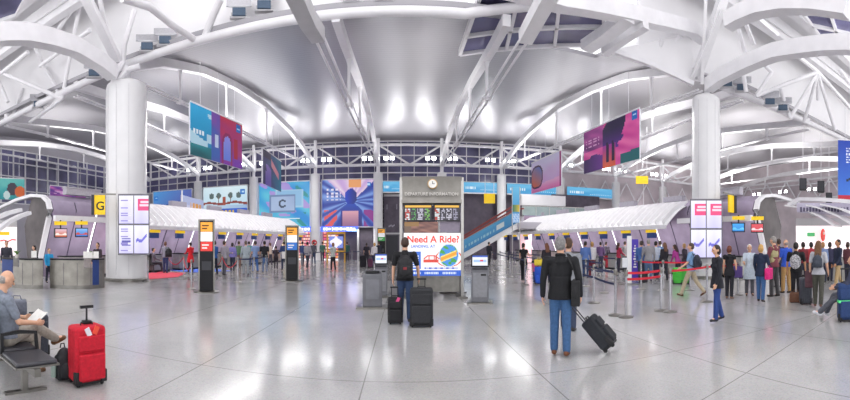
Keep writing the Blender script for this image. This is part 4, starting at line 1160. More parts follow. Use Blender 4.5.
# ================================================================ FOUR-SCREEN DISPLAYS ON THE BIG COLUMNS
def ui(seed, top=None, low=None):
    def f(u, v):
        col = mix(hx('c9c4ff'), hx('f4f3ff'), min(1, abs(u - .5) * .6 + v * .7))
        if seed in (0, 2):
            if (v * 22) % 1 < .38 and .12 < u < .85 and .08 < v < .9 and math.sin(v * 71 + seed) > -.3: col = hx('8d84c9') if u < .62 else hx('e3dfff')
        if top and .48 < v < .9 and .28 < u: 
            col = hx(top)
            if .62 < v < .68 and u > .4 or .74 < v < .8 and u > .45: col = hx('ffd5e4')
        if low and abs(v - .5 - (u - .5) * .28 - .05 * math.sin(u * 9)) < .06 and .12 < u < .9: col = hx('6f6bd0')
        if seed == 2 and .25 < v < .52 and .2 < u < .8 and (v * 8) % 1 < .6: col = hx('5b56a8')
        return col
    return f
def wall_display(pxa, pxb, ya, yb, r, label, uis, face_rot=0.0):
    pc = (pxa + pxb) / 2; t0 = th(pc) + face_rot
    c = W(pc, yb, r); w = (pxb - pxa) / 400 * r; h = (yb - ya) / 400 * r
    t = empty('screen_wall', c, 0, label, 'screen')
    rt = V((math.cos(t0), -math.sin(t0), 0)); bk = V((math.sin(t0), math.cos(t0), 0)); Z = V((0, 0, 1))
    MB().box(V((0, 0, h / 2)), (w, .16, h), -t0).build('frame', mat('grey screen frame', '77757d', .4, .4), t, bevel=.015)
    MB().box(bk * .3 + V((0, 0, h * .3)), (w * .4, .5, .2), -t0).box(bk * .3 + V((0, 0, h * .75)), (w * .4, .5, .2), -t0).build('wall_bracket', GREYP, t)
    for i in range(2):
        for j in range(2):
            a = c - bk * .088 + rt * (-w / 2 + w * (.035 + .48 * i)) + Z * (h * (.03 + .485 * j))
            panel('screen', a, a + rt * w * .45, h * .455, uis[j * 2 + i], 16, 26, SCREEN, t, c, .012, back=BLACK)
    return t
wall_display(118, 149.5, 194, 255, 16.55, 'four-screen information display on the thicker column', [ui(2), ui(1, None, 1), ui(0), ui(3, 'e0457f')])
wall_display(690, 722.5, 199, 259, 17.9, 'four-screen information display on the slimmer column, behind the dark-suited woman', [ui(1, None, 1), ui(1, None, 1), ui(3, 'e8457f'), ui(3, 'e8457f')])

# yellow blade signs on the columns
t = empty('gate_sign', W(99, 205, 16.8), -th(99), 'yellow letter G blade sign on a bracket beside the thicker column', 'sign')
c = V(t.location)
MB().box((.03, 0, 0), (.46, .1, .82)).build('face', YELLOW, t, bevel=.01)
MB().box((-.26, .02, 0), (.12, .3, .84)).build('side_case', DARK, t)
MB().beam((-.2, .02, .46), (.72, .1, .46), .06, .07).build('bracket', STEELD, t)
lettering('letter', 'G', (.05, -.053, -.06), (1, 0, 0), (0, 0, 1), .5, BLACK, t, bold=.008)
t = empty('gate_sign', W(731, 204, 18.6), -th(731) + R(62), 'yellow blade sign seen edge-on beside the slimmer column', 'sign')
MB().box((0, 0, 0), (.46, .1, .8)).build('face', YELLOW, t, bevel=.01)
MB().box((.28, .02, 0), (.14, .3, .82)).build('side_case', DARK, t)
MB().beam((-.7, .02, .45), (.3, .02, .45), .06, .07).build('bracket', STEELD, t)

# ================================================================ DARK INFORMATION TOTEMS
def totem(px, r, w, h, cols, label, txt=None):
    c = G(px, r); t = empty('information_totem', c, -th(px), label, 'totem', 'dark information totems')
    MB().box((0, 0, h / 2 + .03), (w, .24, h - .06)).build('case', BLACKG, t, bevel=.012)
    MB().lathe([(w * .95, 0), (w * .95, .03), (w * .9, .045)], 28).build('base_plate', STEELD, t)
    MB().box((-w / 2 - .02, 0, h / 2 + .03), (.045, .26, h - .06)).box((w / 2 + .02, 0, h / 2 + .03), (.045, .26, h - .06)).box((0, 0, h + .01), (w + .09, .26, .05)).build('edge_trim', STEELD, t)
    z = h - .06; hh = .33
    for i, cl in enumerate(cols):
        MB().box((.0, -.125, z - hh / 2), (w * .86, .014, hh - .01)).build('sign_band', mat('sign band ' + cl, cl, .4, emit=.3), t)
        mb = MB()
        if cl != 'f2f2f2':
            for k in range(2): mb.box((-w * (.08 + .06 * k), -.134, z - hh * (.36 + .3 * k)), (w * (.5 - .12 * k), .008, .05))
            mb.build('lettering', mat('white marks', 'f4f0ec', .5) if cl != 'f0a63a' else mat('brown marks', '6d4310', .5), t)
        z -= hh
    MB().box((0, -.123, h * .37), (w * .7, .01, .3)).build('lower_screen', DARK, t)
    return t
totem(206.5, 13.7, .47, 2.45, ('f0a63a', 'f2f2f2', 'd83a33'), 'dark totem with orange, white and red sign bands')
totem(292, 17.7, .52, 2.42, ('f0a63a', 'f2f2f2', '2f6fc4'), 'dark totem with orange, white and blue sign bands')
totem(381.5, 33.5, .62, 2.9, ('f0a63a', 'f2f2f2', '3f9a4e'), 'far totem with a green lowest band, beside the dark doorway')
t = empty('banner_sign', G(635, 18.3), -th(635), 'tall purple upright sign at the queue behind the white post', 'sign')
MB().box((0, 0, .95), (.3, .08, 1.8)).build('face', mat('purple sign', '4a34a8', .45, emit=.12), t)
MB().lathe([(.24, 0), (.24, .03), (.05, .05)], 20).build('base', STEELD, t)
mb = MB()
for k in range(9): mb.box((.0, -.045, 1.55 - k * .12), (.05 + .05 * (k % 3), .008, .07))
mb.build('lettering', mat('white marks', 'f4f0ec', .5), t)
t = empty('sign_post', G(629.3, 16.4), -th(629), 'white square post next to the purple sign', 'post')
MB().box((0, 0, 1.0), (.19, .12, 1.94)).build('shaft', WHITE2, t, bevel=.01)
MB().lathe([(.42, 0), (.42, .025), (.1, .04)], 24).build('base', STEELD, t)

# ================================================================ SELF-SERVICE KIOSKS
def kiosk_pic(u, v):
    if v > .8: return hx('2f55b8')
    if .1 < u < .9 and .35 < v < .6: return hx('d6405a') if .5 < u < .75 and v > .42 else hx('9fc0ee')
    return hx('e6ecfb')
def kiosk(px, r, w, label, turn=0.0, zt=1.34, lower=True):
    c = G(px, r); t = empty('check_in_kiosk', c, -th(px) + turn, label, 'kiosk', 'grey check-in kiosks')
    g = mat('kiosk grey', '77787e', .4, .3, .05, 5)
    mb = MB().prism([(-w / 2, -.16, .04), (-w / 2, .2, .04), (-w / 2, .22, zt - .02), (-w / 2, .06, zt), (-w / 2, -.04, .98), (-w / 2, -.19, .95)], (w, 0, 0))
    mb.build('cabinet', g, t, bevel=.012)
    MB().box((0, 0, .02), (w + .22, .62, .04)).build('base_plate', STEELD, t)
    MB().box((0, -.178, .52), (w * .8, .02, .68)).build('service_door', mat('kiosk door grey', '8b8c91', .4, .3), t)
    n = V((0, -.32, .1)).normalized()
    a = V((-w * .4, -.035, 1.03)); u_ = V((0, .09, .28))
    MB().box(V((0, .0, 1.18)), (w * 1.04, .05, .36), rot=Matrix.Rotation(R(-17), 3, 'X')).build('screen_bezel', BLACK, t, bevel=.01)
    panel('screen', V((-w * .44, -.075, 1.05)), V((w * .44, -.075, 1.05)), .29, kiosk_pic, 14, 12, SCREEN, t, None, .015, up=V((0, .3, .95)), back=BLACK)
    MB().box((0, -.2, .97), (w * .9, .1, .03)).build('ledge', DARK, t)
    MB().box((w * .2, -.195, .8), (w * .3, .02, .05)).build('ticket_slot', BLACK, t)
    return t
kiosk(480, 11.25, .48, 'grey kiosk with lit screen standing beside the lit departures pylon')
kiosk(381, 12.6, .4, 'grey kiosk with lit screen behind the plain grey cabinet')
kiosk(453, 13.45, .5, 'grey kiosk turned away, seen under the lit advertisement', 2.6)
t = empty('ticket_cabinet', G(372.5, 10.35), -th(372), 'plain grey floor cabinet beside the backpacker\'s small case', 'cabinet')
g = mat('kiosk grey', '8f9096')
MB().prism([(-.25, -.18, .05), (-.25, .2, .05), (-.25, .2, .93), (-.25, -.14, .88)], (.5, 0, 0)).build('cabinet_body', mat('cabinet grey', '6c6d72', .4, .4, .05, 5), t, bevel=.015)
MB().box((0, 0, .025), (.85, .5, .05)).build('base_plate', STEELD, t)
MB().box((0, .03, .94), (.36, .2, .05)).build('top_rim', BLACK, t)
MB().box((.0, -.172, .5), (.34, .01, .5), rot=Matrix.Rotation(R(-3), 3, 'X')).build('service_door', g, t)

# ================================================================ DEPARTURES PYLON
pc, pr = 431.5, 12.35
c = G(pc, pr); prz = -th(pc)
t = empty('departures_pylon', c, prz, 'tall steel departures pylon with flight boards and a lit taxi advertisement', 'information pylon')
zz = lambda y: EYE + (243 - y) / 400 * pr
xx = lambda x: (x - pc) / 400 * pr
MB().box((xx(401.3), .1, zz(178) / 2 + .02), (.085, .55, zz(178) - .04)).build('side_post', STEEL, t)
MB().box((xx(462), .1, zz(178) / 2 + .02), (.085, .55, zz(178) - .04)).build('side_post', STEEL, t)
for q in (401.3, 462): MB().box((xx(q), .1, .03), (.3, .9, .05)).build('foot_plate', STEELD, t)
mb = MB().sheet([(xx(402), -.2 + .06 * math.sin(PI * i / 8), zz(203.5) + (zz(178) - zz(203.5)) * i / 8) for i in range(9)], (xx(461.5) - xx(402), 0, 0), .3)
mb.build('header', mat('dull pylon steel', '8f8c86', .42, .6, .06, 4), t)
lettering('lettering', 'DEPARTURE INFORMATION', (0, -.235, zz(195)), (1, 0, 0), (0, 0, 1), .13, mat('pale letters', 'cfccc6', .4), t, ext=.012, bold=.002)
MB().lathe([(.15, 0), (.15, .04), (.13, .05)], 24).build('clock_rim', mat('brass rim', 'c9a468', .35, .6), t)
ck = t.children[-1] if t.children else None
ck = [o for o in bpy.data.objects if o.parent == t and o.name.startswith('clock_rim')][-1]
ck.location = (xx(432.5), -.2, zz(185)); ck.rotation_euler = (PI / 2, 0, 0)
MB().lathe([(.125, 0), (.125, .01)], 24).build('clock_face', mat('clock face', 'efeeea', .4), ck).location = (0, 0, .05)
MB().box((.0, .03, .066), (.014, .085, .008)).box((.03, .0, .066), (.07, .014, .008)).build('clock_hands', BLACK, ck)
def board(seed):
    def f(u, v):
        if v > .86: return hx('e9b23c')
        if v > .8: return hx('3a2f20')
        random.seed(int(u * 18) * 31 + int(v * 9) * 7 + seed)
        row = (v * 9) % 1
        if row > .25:
            if u < .2: return hx('d9dde0') if random.random() > .35 else hx('b8423a')
            if .24 < u < .42 and random.random() > .4: return hx('4f9a50') if seed == 0 else hx('a9a6b8')
            if .48 < u < .7 and random.random() > .35: return hx('b9b6c6')
            if .74 < u < .94 and random.random() > .3: return hx('6fae4a') if seed == 0 and random.random() > .4 else hx('8d8aa0')
        return hx('2a2633')
    return f
for i, (a, b) in enumerate(((404.5, 432), (434, 459.5))):
    m_ = MB().box((xx((a + b) / 2), -.1, zz(213)), (xx(b) - xx(a), .1, zz(205) - zz(221.5))).build('flight_board', BLACK, t)
    q = panel('screen', V((xx(a + .8), -.156, zz(220.5))), V((xx(b - .8), -.156, zz(220.5))), zz(205.8) - zz(220.5), board(i), 36, 36, SCREEN, m_, None, .008, back=BLACK)
    MB().tube([(xx((a + b) / 2), .0, zz(206)), (xx((a + b) / 2), 0, zz(202))], .03, 6).build('hanger', BLACK, m_)
def strip(u, v):
    if v > .62 and u < .45: return hx('8f6a3c')
    return mix(hx('5a3a3a'), hx('9a6a5c'), .5 + .5 * wob(u, v, 1.3)) if u > .2 else hx('6d5648')
panel('picture_strip', V((xx(404.5), -.08, zz(233))), V((xx(438), -.08, zz(233))), zz(222) - zz(233), strip, 30, 10, BACKLIT, t, None, .05)
MB().box((xx(450), .02, zz(227)), (xx(460) - xx(440), .2, zz(222) - zz(233))).build('blank_panel', mat('mauve grey', '8d8494', .5), t)
def globe_ad(u, v):
    U = u * 1.9; Vv = v * 1.22
    if v < .13:
        return hx('2a5fd0') if not (.035 < v < .095 and (u * 34) % 1 < .7 and (.1 < u < .3 or .36 < u < .62 or .68 < u < .92)) else hx('dbe8ff')
    dx, dy = U - 1.5, Vv - .58
    rr = math.hypot(dx, dy)
    if rr < .31:
        if abs(dy - dx * .35 + .02) < .085 and abs(dx) < .27: return hx('f0a12c') if abs(dy - dx * .35 + .02) < .05 else hx('fbe27a')
        return hx('43a047') if wob(u * 2.2, v * 2.2, 1.4, 1) > .12 else hx('3f8fe0')
    if rr < .335: return hx('cfe3fa')
    if abs(math.hypot(dx * .78, dy * 1.35 + .1) - .33) < .016: return hx('e0562f')
    if .16 < v < .2 and .36 < u < .95 and (u * 60) % 1 < .7: return hx('5a6fd0')
    if .05 < u < .3 and .16 < v < .56:
        return hx('3f74dc') if not (.2 < v < .5 and (v * 20) % 1 < .5 and .1 < u < .26) else hx('eef3ff')
    return hx('fdfdff')
ad = panel('advertisement', V((xx(404), -.14, zz(275.5))), V((xx(460.5), -.14, zz(275.5))), zz(233) - zz(275.5), globe_ad, 110, 76, BACKLIT, t, None, .16, back=STEELD)
REDT = mat('red ad letters', 'e23a2e', .4, emit=.5); BLUT = mat('blue ad letters', '2f62d6', .4, emit=.4)
lettering('red_lettering', 'Need A Ride?', (xx(433), -.146, zz(239.6)), (1, 0, 0), (0, 0, 1), .285, REDT, t, ext=.002, bold=.007)
lettering('blue_lettering', 'LANDING, AT', (xx(411), -.146, zz(246.4)), (1, 0, 0), (0, 0, 1), .12, BLUT, t, ext=.002, bold=.003, align='LEFT')
mb = MB()
cy = zz(259.5); cx = xx(431)
mb.sweep([(cx - .22, -.15, cy + .02), (cx - .1, -.15, cy + .12), (cx + .12, -.15, cy + .12), (cx + .26, -.15, cy + .02)], .006, .035, up=V((0, 0, 1)))
mb.box((cx, -.15, cy - .04), (.46, .006, .09)).box((cx - .06, -.15, cy + .06), (.03, .006, .12)).box((cx + .1, -.15, cy + .06), (.03, .006, .12))
q = mb.build('print', mat('red car ink', 'd14a40', .4, emit=.35), t)
MB().box((0, .12, zz(272)), (1.7, .3, .16)).box((0, .2, .95), (1.75, .06, 1.6)).build('rear_board', STEELD, t)

# ================================================================ STANCHIONS
def stanchion_proto():
    t = empty('stanchion', (0, 0, 0), 0, 'belt stanchion', 'stanchion')
    MB().lathe([(.175, 0), (.175, .012), (.16, .025), (.05, .04), (.03, .05)], 22).build('base', STEELD, t)
    MB().tube([(0, 0, .04), (0, 0, .98)], .031, 10).build('post', CHROME, t)
    MB().lathe([(.04, .93), (.045, .94), (.045, 1.06), (.038, 1.075), (.0, 1.08)], 12).build('belt_head', STEELD, t)
    return t
ST = stanchion_proto(); ST_N = [0]
def stanchion(px, r, label, group):
    o = ST if ST_N[0] == 0 else copy_tree(ST)
    ST_N[0] += 1
    o.location = G(px, r); o['label'] = label; o['group'] = group
    return o
def belt(o, a, b, m, z=1.0, sag=.02, hh=.055, rope=False):
    a, b = V(a), V(b); pts = []
    for i in range(9):
        f = i / 8
        pts.append((a.lerp(b, f) - a) + V((0, 0, z - sag * 4 * f * (1 - f))))
    mb = MB().tube(pts, .022, 6) if rope else MB().sweep(pts, .008, hh)
    return mb.build('rope' if rope else 'belt', m, o)
def lane(pts, label, group, m, zs=(1.0,), rope=False, sag=.02):
    prev = None
    for px, r in pts:
        o = stanchion(px, r, label, group)
        if prev is not None:
            for z in zs: belt(o, G(px, r), G(*prev), m, z, sag, rope=rope)
        prev = (px, r)
lane([(615.5, 9.3), (594, 11.2), (574, 13.6)], 'steel stanchion of the navy two-belt lane behind the man with the rolling case', 'stanchions of the navy two-belt lane', NAVY, (1.0, .72))
lane([(626, 9.05), (661, 9.9)], 'foremost steel stanchions with two red belts, past the tilted rolling case', 'foremost red-belt stanchions', REDB, (1.0, .86))
lane([(670, 9.75), (707, 11.4), (738, 12.9)], 'steel stanchion of the red-belt line passing behind the dark-suited woman', 'stanchions of the red-belt line behind the woman', REDB, (1.0,))
lane([(641, 14.6), (663, 14.2), (690, 14.2)], 'stanchion of the second red-belt line before the queue by the green cases', 'second line of red-belt stanchions', REDB, (1.0,))
lane([(604, 13.5), (586, 15.5), (565, 18), (548, 21)], 'stanchion of the far navy belt line under the canopy past the purple sign', 'stanchions of the far navy belt line', NAVY, (1.0, .7))
lane([(616, 17.5), (598, 19.5), (580, 21.5), (562, 24)], 'stanchion of the navy belt line directly before the red-topped woman', 'stanchions before the red-topped woman', NAVY, (1.0,))
lane([(525, 16.1), (510, 19.8), (498, 24.4), (492, 29)], 'stanchion of the empty maze, first lane from the lit kiosk', 'stanchions of the empty maze, first lane', NAVY, (1.0,))
lane([(536, 17.6), (520, 21.5), (507, 26), (500, 30)], 'stanchion of the empty maze, second lane from the lit kiosk', 'stanchions of the empty maze, second lane', NAVY, (1.0,))
lane([(541, 22.5), (527, 25.5), (515, 29), (506, 32)], 'stanchion of the empty maze lane last from the lit kiosk', 'stanchions of the empty maze, far lane', NAVY, (1.0,))
lane([(191.5, 14.6), (183.5, 20.2), (167, 22.5)], 'stanchion of the red rope line in front of the red-coated traveller', 'red-rope stanchions by the red coat', REDB, (.98,), True, .45)
lane([(237.5, 17.2), (222, 20.5), (214, 22.5)], 'stanchion of the red rope line between the two nearer totems', 'red-rope stanchions by the orange totem', REDB, (.98,), True, .45)
lane([(238, 17.0), (254, 17.4), (266, 20)], 'stanchion of the dark belt line before the crowd by the warm-lit shop', 'dark-belt stanchions before the crowd by the warm-lit shop', NAVY, (1.0,))
lane([(262, 22), (248, 24.5), (232, 27)], 'stanchion of the dark belt line within the crowd by the warm-lit shop', 'dark-belt stanchions within the crowd by the warm-lit shop', NAVY, (1.0,))
lane([(302, 24.5), (312, 28), (322, 31)], 'stanchion of the belt line between the blue-band totem and the shops', 'stanchions before the shops', NAVY, (1.0,))
lane([(326, 26), (339, 28.5), (352, 31), (360, 33)], 'stanchion of the belt line in front of the middle shop', 'stanchions in front of the middle shop', NAVY, (1.0,))
lane([(148, 17.4)], 'lone stanchion beside the thicker column', 'column-side stanchion', NAVY)
t = empty('sign_holder', W(625.2, 263.5, 9.0), -th(625), 'white sign plate on top of the foremost stanchion', 'sign')
MB().box((0, 0, .02), (.13, .02, .22)).build('plate', mat('pale sign plate', 'd5d7dc', .5), t)
MB().tube([(0, .0, -.1), (0, 0, -.18)], .012, 6).build('clip', BLACK, t)

# floor mats before the desks past the thicker column
def flat_mat(pts, col, label):
    mb = MB().prism([V(p) for p in pts], (0, 0, .012)); o = mb.build('floor_mat', cloth(col), None, None)
    tag(o, label, 'mat')
def quad_mat(q, col, label, z=.004):
    flat_mat([G(px, gr(py), z) for px, py in q], col, label)
quad_mat(((146, 279.5), (178, 277), (186, 273), (150, 271.5)), 'd8465a', 'red floor mat in front of the desks beside the thicker column')
quad_mat(((166, 270.2), (192, 272.4), (232, 271), (206, 268)), '4a6fd0', 'blue floor mat in front of the desks beside the thicker column', .003)
# ================================================================ HANGING BANNERS
def corner_logo(u, v, u0=.87, v0=.8, s=.09, asp=1.9):
    if u0 < u < u0 + s and v0 < v < v0 + s * asp:
        a, b = (u - u0) / s, (v - v0) / (s * asp)
        if .2 < a < .8 and (.3 < b < .42 or .58 < b < .7): return hx('bfe0f7')
        return hx('1f73c9')
    return None
def art_a(u, v):
    k = corner_logo(u, v)
    if k: return k
    n = wob(u, v, 1.2, 2)
    if u < .36:
        c = mix(hx('0f7fb0'), hx('38b6ea'), v)
        if n + (v - .45) * -1.2 > .25 and v > .2: c = mix(c, hx('e3f4fb'), .8)
        if v < .24: c = mix(hx('0b5b66'), hx('1b8b94'), v * 4 + n * .3)
        if .44 < v < .52 and (u * 40) % 1 < .6 and .05 < u < .25: c = hx('eef8fc')
    elif u < .54:
        c = mix(hx('3a64b8'), hx('7d52ad'), v + n * .4)
        if abs(u - .47) < .03 and abs(v - .42) < .13: c = hx('c9d8f0')
    else:
        c = mix(hx('7b2fb0'), hx('d8344a'), v * .9 + n * .25)
        d = math.hypot((u - .68) * 2.2, max(0, v - .45))
        if .16 < d < .24: c = hx('8f2560')
        if d < .16 and v > .1: c = mix(hx('5d7fe0'), hx('b7a2f0'), v)
        if .82 < u < .9 and .18 < v < .62: c = hx('b32038')
    return c
def art_b(u, v):
    n = wob(u, v, 1.1, 4)
    c = mix(hx('2c1f66'), hx('1b86a8'), u * 1.15 + n * .15 - .1)
    if abs((v - .62) + (u - .6) * .7) < .11 and .42 < u < .85: c = hx('e58ca0')
    if .12 < u < .42 and v < .5 + n * .12: c = mix(hx('6c56b8'), hx('a07ad0'), v)
    if v > .8 and u < .4: c = hx('2a1545')
    return c
def art_c(u, v):
    k = corner_logo(u, v, .88, .82)
    if k: return k
    n = wob(u * 1.4, v * 2, 1, 1)
    c = mix(hx('d8409a'), hx('f074b4'), .5 + n * .6)
    if u < .4 and v > .5: c = mix(hx('6a2a72'), hx('d868b8'), v * .6 + n * .5 + u * .4)
    if u < .4 and v < .34 + n * .05: c = mix(hx('3a1d5c'), hx('7a3a9c'), u * 2.4)
    if .38 < u < .78:
        e = .58 + .2 * math.sin((v - .3) * 2.4) + (.04 if .5 < v < .62 else 0) + (.035 if .38 < v < .44 else 0)
        if v > .28 and u < e and u > .4 + .08 * math.sin(v * 7): c = mix(hx('6c2fa8'), hx('2c2148'), (v - .3) * 1.9)
        if v < .5 and abs(u - .5) < .11: c = mix(hx('f0703c'), hx('b13aa8'), v * 2)
    for x in (.47, .57):
        if abs(u - x) < .026 and .12 < v < .5 or math.hypot((u - x) * 1.9, v - .53) < .035: c = hx('2a1440')
    if u > .7 and v < .2 + .12 * (u - .7): c = hx('1c6a70')
    if .05 < u < .32 and ((v * 12) % 1 < .35) and .52 < v < .8 and math.sin(u * 60) > -.5: c = hx('e9b6dc')
    return c
def art_d(u, v):
    c = mix(hx('d99ad6'), hx('ded7f4'), v * 1.1 + wob(u, v) * .1)
    if v < .2 + .1 * u: c = mix(hx('e86fb4'), hx('f0b6dc'), v * 4)
    if u > .95: c = hx('b23f86')
    du, dv = (u - .2) / .2, (v - .48) / .34
    q = abs(du) ** 2.6 + abs(dv) ** 2.6
    if q < 1.25: c = hx('4a2450')
    if q < .8: c = mix(hx('e0684a'), hx('5f88e0'), (u + v - .3) * 1.1)
    return c
def art_e(u, v):
    if v < .27: return hx('c2243a') if not (.1 < v < .17 and u > .45 and (u * 14) % 1 < .7) else hx('f2dcd8')
    c = mix(hx('3f7fe0'), hx('1a3fae'), (v - .27) * 1.3)
    if abs(v - .52 - (u - .6) * .2) < .018 and u > .3: c = hx('20304a')
    if abs(v - .52 + (u - .6) * .3) < .03 and abs(u - .62) < .1: c = hx('e6ebf2')
    if v > .66 and ((v * 26) % 1 < .55) and v < .9 and .3 < u and math.sin(u * 50 + int(v * 26) * 3) > -.6: c = hx('e8eefc')
    return c
WIRE = mat('hanging wire', 'd6d6da', .4, .4)
def banner(p0, p1, z0, z1, fn, label, nx=60, ny=34, wires=3, cap=1.6):
    p0, p1 = V((*p0, z0)), V((*p1, z0)); c = (p0 + p1) / 2
    t = empty('hanging_banner', c, 0, label, 'banner', 'hanging printed banners')
    panel('printed_face', p0, p1, z1 - z0, fn, nx, ny, PRINT, t, c, .06, back=mat('banner hem', 'dcdce4', .6))
    MB().beam(p0 + V((0, 0, z1 - z0 + .02)), p1 + V((0, 0, z1 - z0 + .02)), .05, .05).build('top_rail', WHITE, t, c)
    for i in range(wires):
        q = p0.lerp(p1, (i + .5) / wires) + V((0, 0, z1 - z0))
        MB().tube([q, q + V((0, 0, cap))], .012, 5).build('wire', WIRE, t, c)
    return t
banner((-7.1, 12.06), (-6.58, 15.46), 4.78, 6.62, art_a, 'hanging banner of cyan sky turning to red arches')
banner((-7.06, 19.35), (-7.2, 22.9), 4.75, 6.55, art_b, 'narrow-looking dark violet and teal hanging banner behind the sky banner')
banner((7.87, 16.2), (8.19, 12.2), 4.78, 6.62, art_c, 'hanging banner with a pink sky and dark profile')
banner((7.75, 23.3), (8.1, 19.4), 4.7, 6.55, art_d, 'pale pink hanging banner with a sunglass lens')
banner(tuple(G(838, 19).xy), tuple(G(866, 19.3).xy), W(838, 215, 19).z, W(838, 140, 19).z, art_e, 'tall blue and red hanging banner cut by the photo edge', 24, 60, 2)
def art_f(u, v):
    c = mix(hx('2f9fa4'), hx('74cfc6'), v + wob(u, v) * .2)
    if math.hypot((u - .62) * 2, v - .5) < .32: c = hx('4b4653')
    if math.hypot((u - .86) * 1.6, v - .38) < .26: c = hx('e2703c')
    if math.hypot((u - .45) * 2, v - .2) < .2: c = hx('cfe7e4')
    return c
def art_g(u, v):
    n = wob(u, v, 1.5, 3)
    c = mix(hx('5c2f9c'), hx('d86fc2'), .5 + n * .7)
    if u > .7: c = mix(hx('d0407a'), hx('5a62c8'), v + n * .3)
    if .1 < u < .6 and abs(v - .6) < .12 and n > -.2: c = hx('eab6e6')
    return c
banner(tuple(G(-8, 26).xy), tuple(G(24.5, 26.5).xy), W(0, 199, 26).z, W(0, 178, 26).z, art_f, 'teal and orange hanging banner above the portal by the navy-panelled counter', 40, 20)
banner(tuple(G(50, 27).xy), tuple(G(86, 29).xy), W(60, 201, 27).z, W(60, 185.5, 27).z, art_g, 'violet and pink watercolour banner beyond the thicker column', 40, 20)

# ================================================================ WALL POSTERS
def XW(px, y=38.9): return y * math.tan(th(px))
def poster(pxa, pxb, z0, z1, fn, label, nx=60, ny=48, y=38.9):
    a, b = V((XW(pxa, y), y, z0)), V((XW(pxb, y), y, z0)); c = (a + b) / 2
    t = empty('wall_poster', c, 0, label, 'poster', 'large posters on the back wall')
    panel('printed_face', a, b, z1 - z0, fn, nx, ny, BACKPRINT, t, c, .3, back=GREYP)
    MB().beam(a + V((0, -.02, -.05)), b + V((0, -.02, -.05)), .1, .1).beam(a + V((0, -.02, z1 - z0 + .05)), b + V((0, -.02, z1 - z0 + .05)), .1, .1).beam(a + V((.02, -.02, -.05)), a + V((.02, -.02, z1 - z0 + .05)), .1, .1).beam(b + V((-.02, -.02, -.05)), b + V((-.02, -.02, z1 - z0 + .05)), .1, .1).build('frame', WHITE, t, c)
BACKPRINT = attr_mat('lightbox print', .8, .4)
def art_plane(u, v):
    c = mix(hx('4f9ad8'), hx('5a4f9e'), u * .7 + (1 - v) * .5)
    k = corner_logo(u, v, .04, .74, .1, 1.4)
    if k: return k
    a = (u - .45) - (v - .55) * .35
    if abs(v - .62 - (u - .5) * .28) < .035 and .3 < u < .68: c = hx('2c3f86')
    if abs(a) < .03 and .3 < v < .7: c = hx('2c3f86')
    if math.hypot((u - .25), (v - .05)) < .17: c = hx('6a5a66')
    return c
def art_beach(u, v):
    k = corner_logo(u, v, .84, .8, .1, 1.1)
    if k: return k
    if v > .45:
        c = mix(hx('a8d4ec'), hx('dbeef6'), v + wob(u, v) * .2)
        for x in (.2, .36, .62, .8):
            if math.hypot((u - x) * 1.3, v - .78) < .07: c = hx('5a6a6a')
            if abs(u - x) < .008 and .6 < v < .78: c = hx('7a6a60')
        if abs(v - .59 - .02 * math.sin(u * 11)) < .028: c = hx('8a3f3a')
        if abs(u - .49) < .035 and .55 < v < .74: c = hx('a04a38')
        if v < .55: c = mix(hx('cfe3ef'), hx('9ab8dc'), u)
    else:
        c = mix(hx('14309a'), hx('2a5fd0'), v * 2 + wob(u, v) * .2)
        if ((.33 < v < .41 and .1 < u < .7) or (.22 < v < .3 and .32 < u < .86)) and math.sin(u * 75) > -.35: c = hx('e3c23c')
        if .12 < v < .24 and .68 < u < .92 and wob(u * 3, v * 3, 2) > -.2: c = hx('8a90c0')
        if .14 < v < .3 and .08 < u < .3: c = hx('6f6a90')
    return c
def art_card(u, v):
    n = wob(u, v, 1.0, 5); n2 = wob(v, u, 1.4, 1)
    c = mix(hx('2f8fd8'), hx('63c7de'), .5 + n * .7)
    if n2 > .25 and v > .25: c = mix(c, hx('c68ad8'), .75)
    if n2 < -.55 and u > .7: c = mix(c, hx('2f8f86'), .8)
    if .34 < u < .86 and .44 < v < .84: c = hx('a3c9e4') if not (.37 < u < .83 and .47 < v < .81) else hx('8dbbe0')
    if .22 < u < .72 and .34 < v < .72:
        c = mix(hx('b7cbe8'), hx('8fa4cc'), (u + v) * .5 + n * .2)
        if not (.245 < u < .695 and .37 < v < .69): c = hx('6f86ae')
        d = math.hypot((u - .47) * 1.15, (v - .53))
        if .05 < d < .09 and not (u > .5 and abs(v - .53) < .04): c = hx('39465e')
    if abs(v - .2) < .016 and .25 < u < .8: c = hx('d8eef6')
    return c
def art_road(u, v):
    k = corner_logo(u, v, .86, .85, .075, 1.2)
    if k: return k
    dx, dy = u - .56, v - .55
    a = math.atan2(dy, dx); s = .5 + .5 * math.sin(a * 17 + 2 * math.sin(a * 5))
    c = mix(hx('2a3f9c'), hx('7fa0e0'), s)
    if v > .62 and abs(dx) < (v - .5) * .9: c = mix(hx('e9d3e6'), hx('c9a6dc'), s)
    if v > .84 and .52 < u < .75: c = hx('e8a26a')
    if v < .35 and .05 < u < .3 and s > .6: c = hx('e05a5a')
    if v < .35 and u > .8 and s > .55: c = hx('8f3a8c')
    if math.hypot(dx / .115, (v - .64) / .17) < 1: c = mix(hx('1f3fc0'), hx('2a2f6a'), (u - .46) * 4)
    elif v < .5 and abs(dx) < .2 * min(1, (.5 - v) * 5 + .3): c = mix(hx('3a2a6a'), hx('2a4fb8'), v * 2)
    if .4 < u < .7 and v < .34: c = mix(hx('8a5f86'), hx('d8a0b0'), v * 3 + .1)
    if .1 < u < .36 and v > .56 and ((v * 13) % 1 < .55) and v < .82 and math.sin(u * 70) > -.3: c = hx('e9e2f2')
    return c
poster(153, 192.5, 3.6, 7.75, art_plane, 'blue wall poster with an aeroplane')
poster(203, 248, 3.4, 7.75, art_beach, 'wall poster of palms and a pier above deep blue with yellow words')
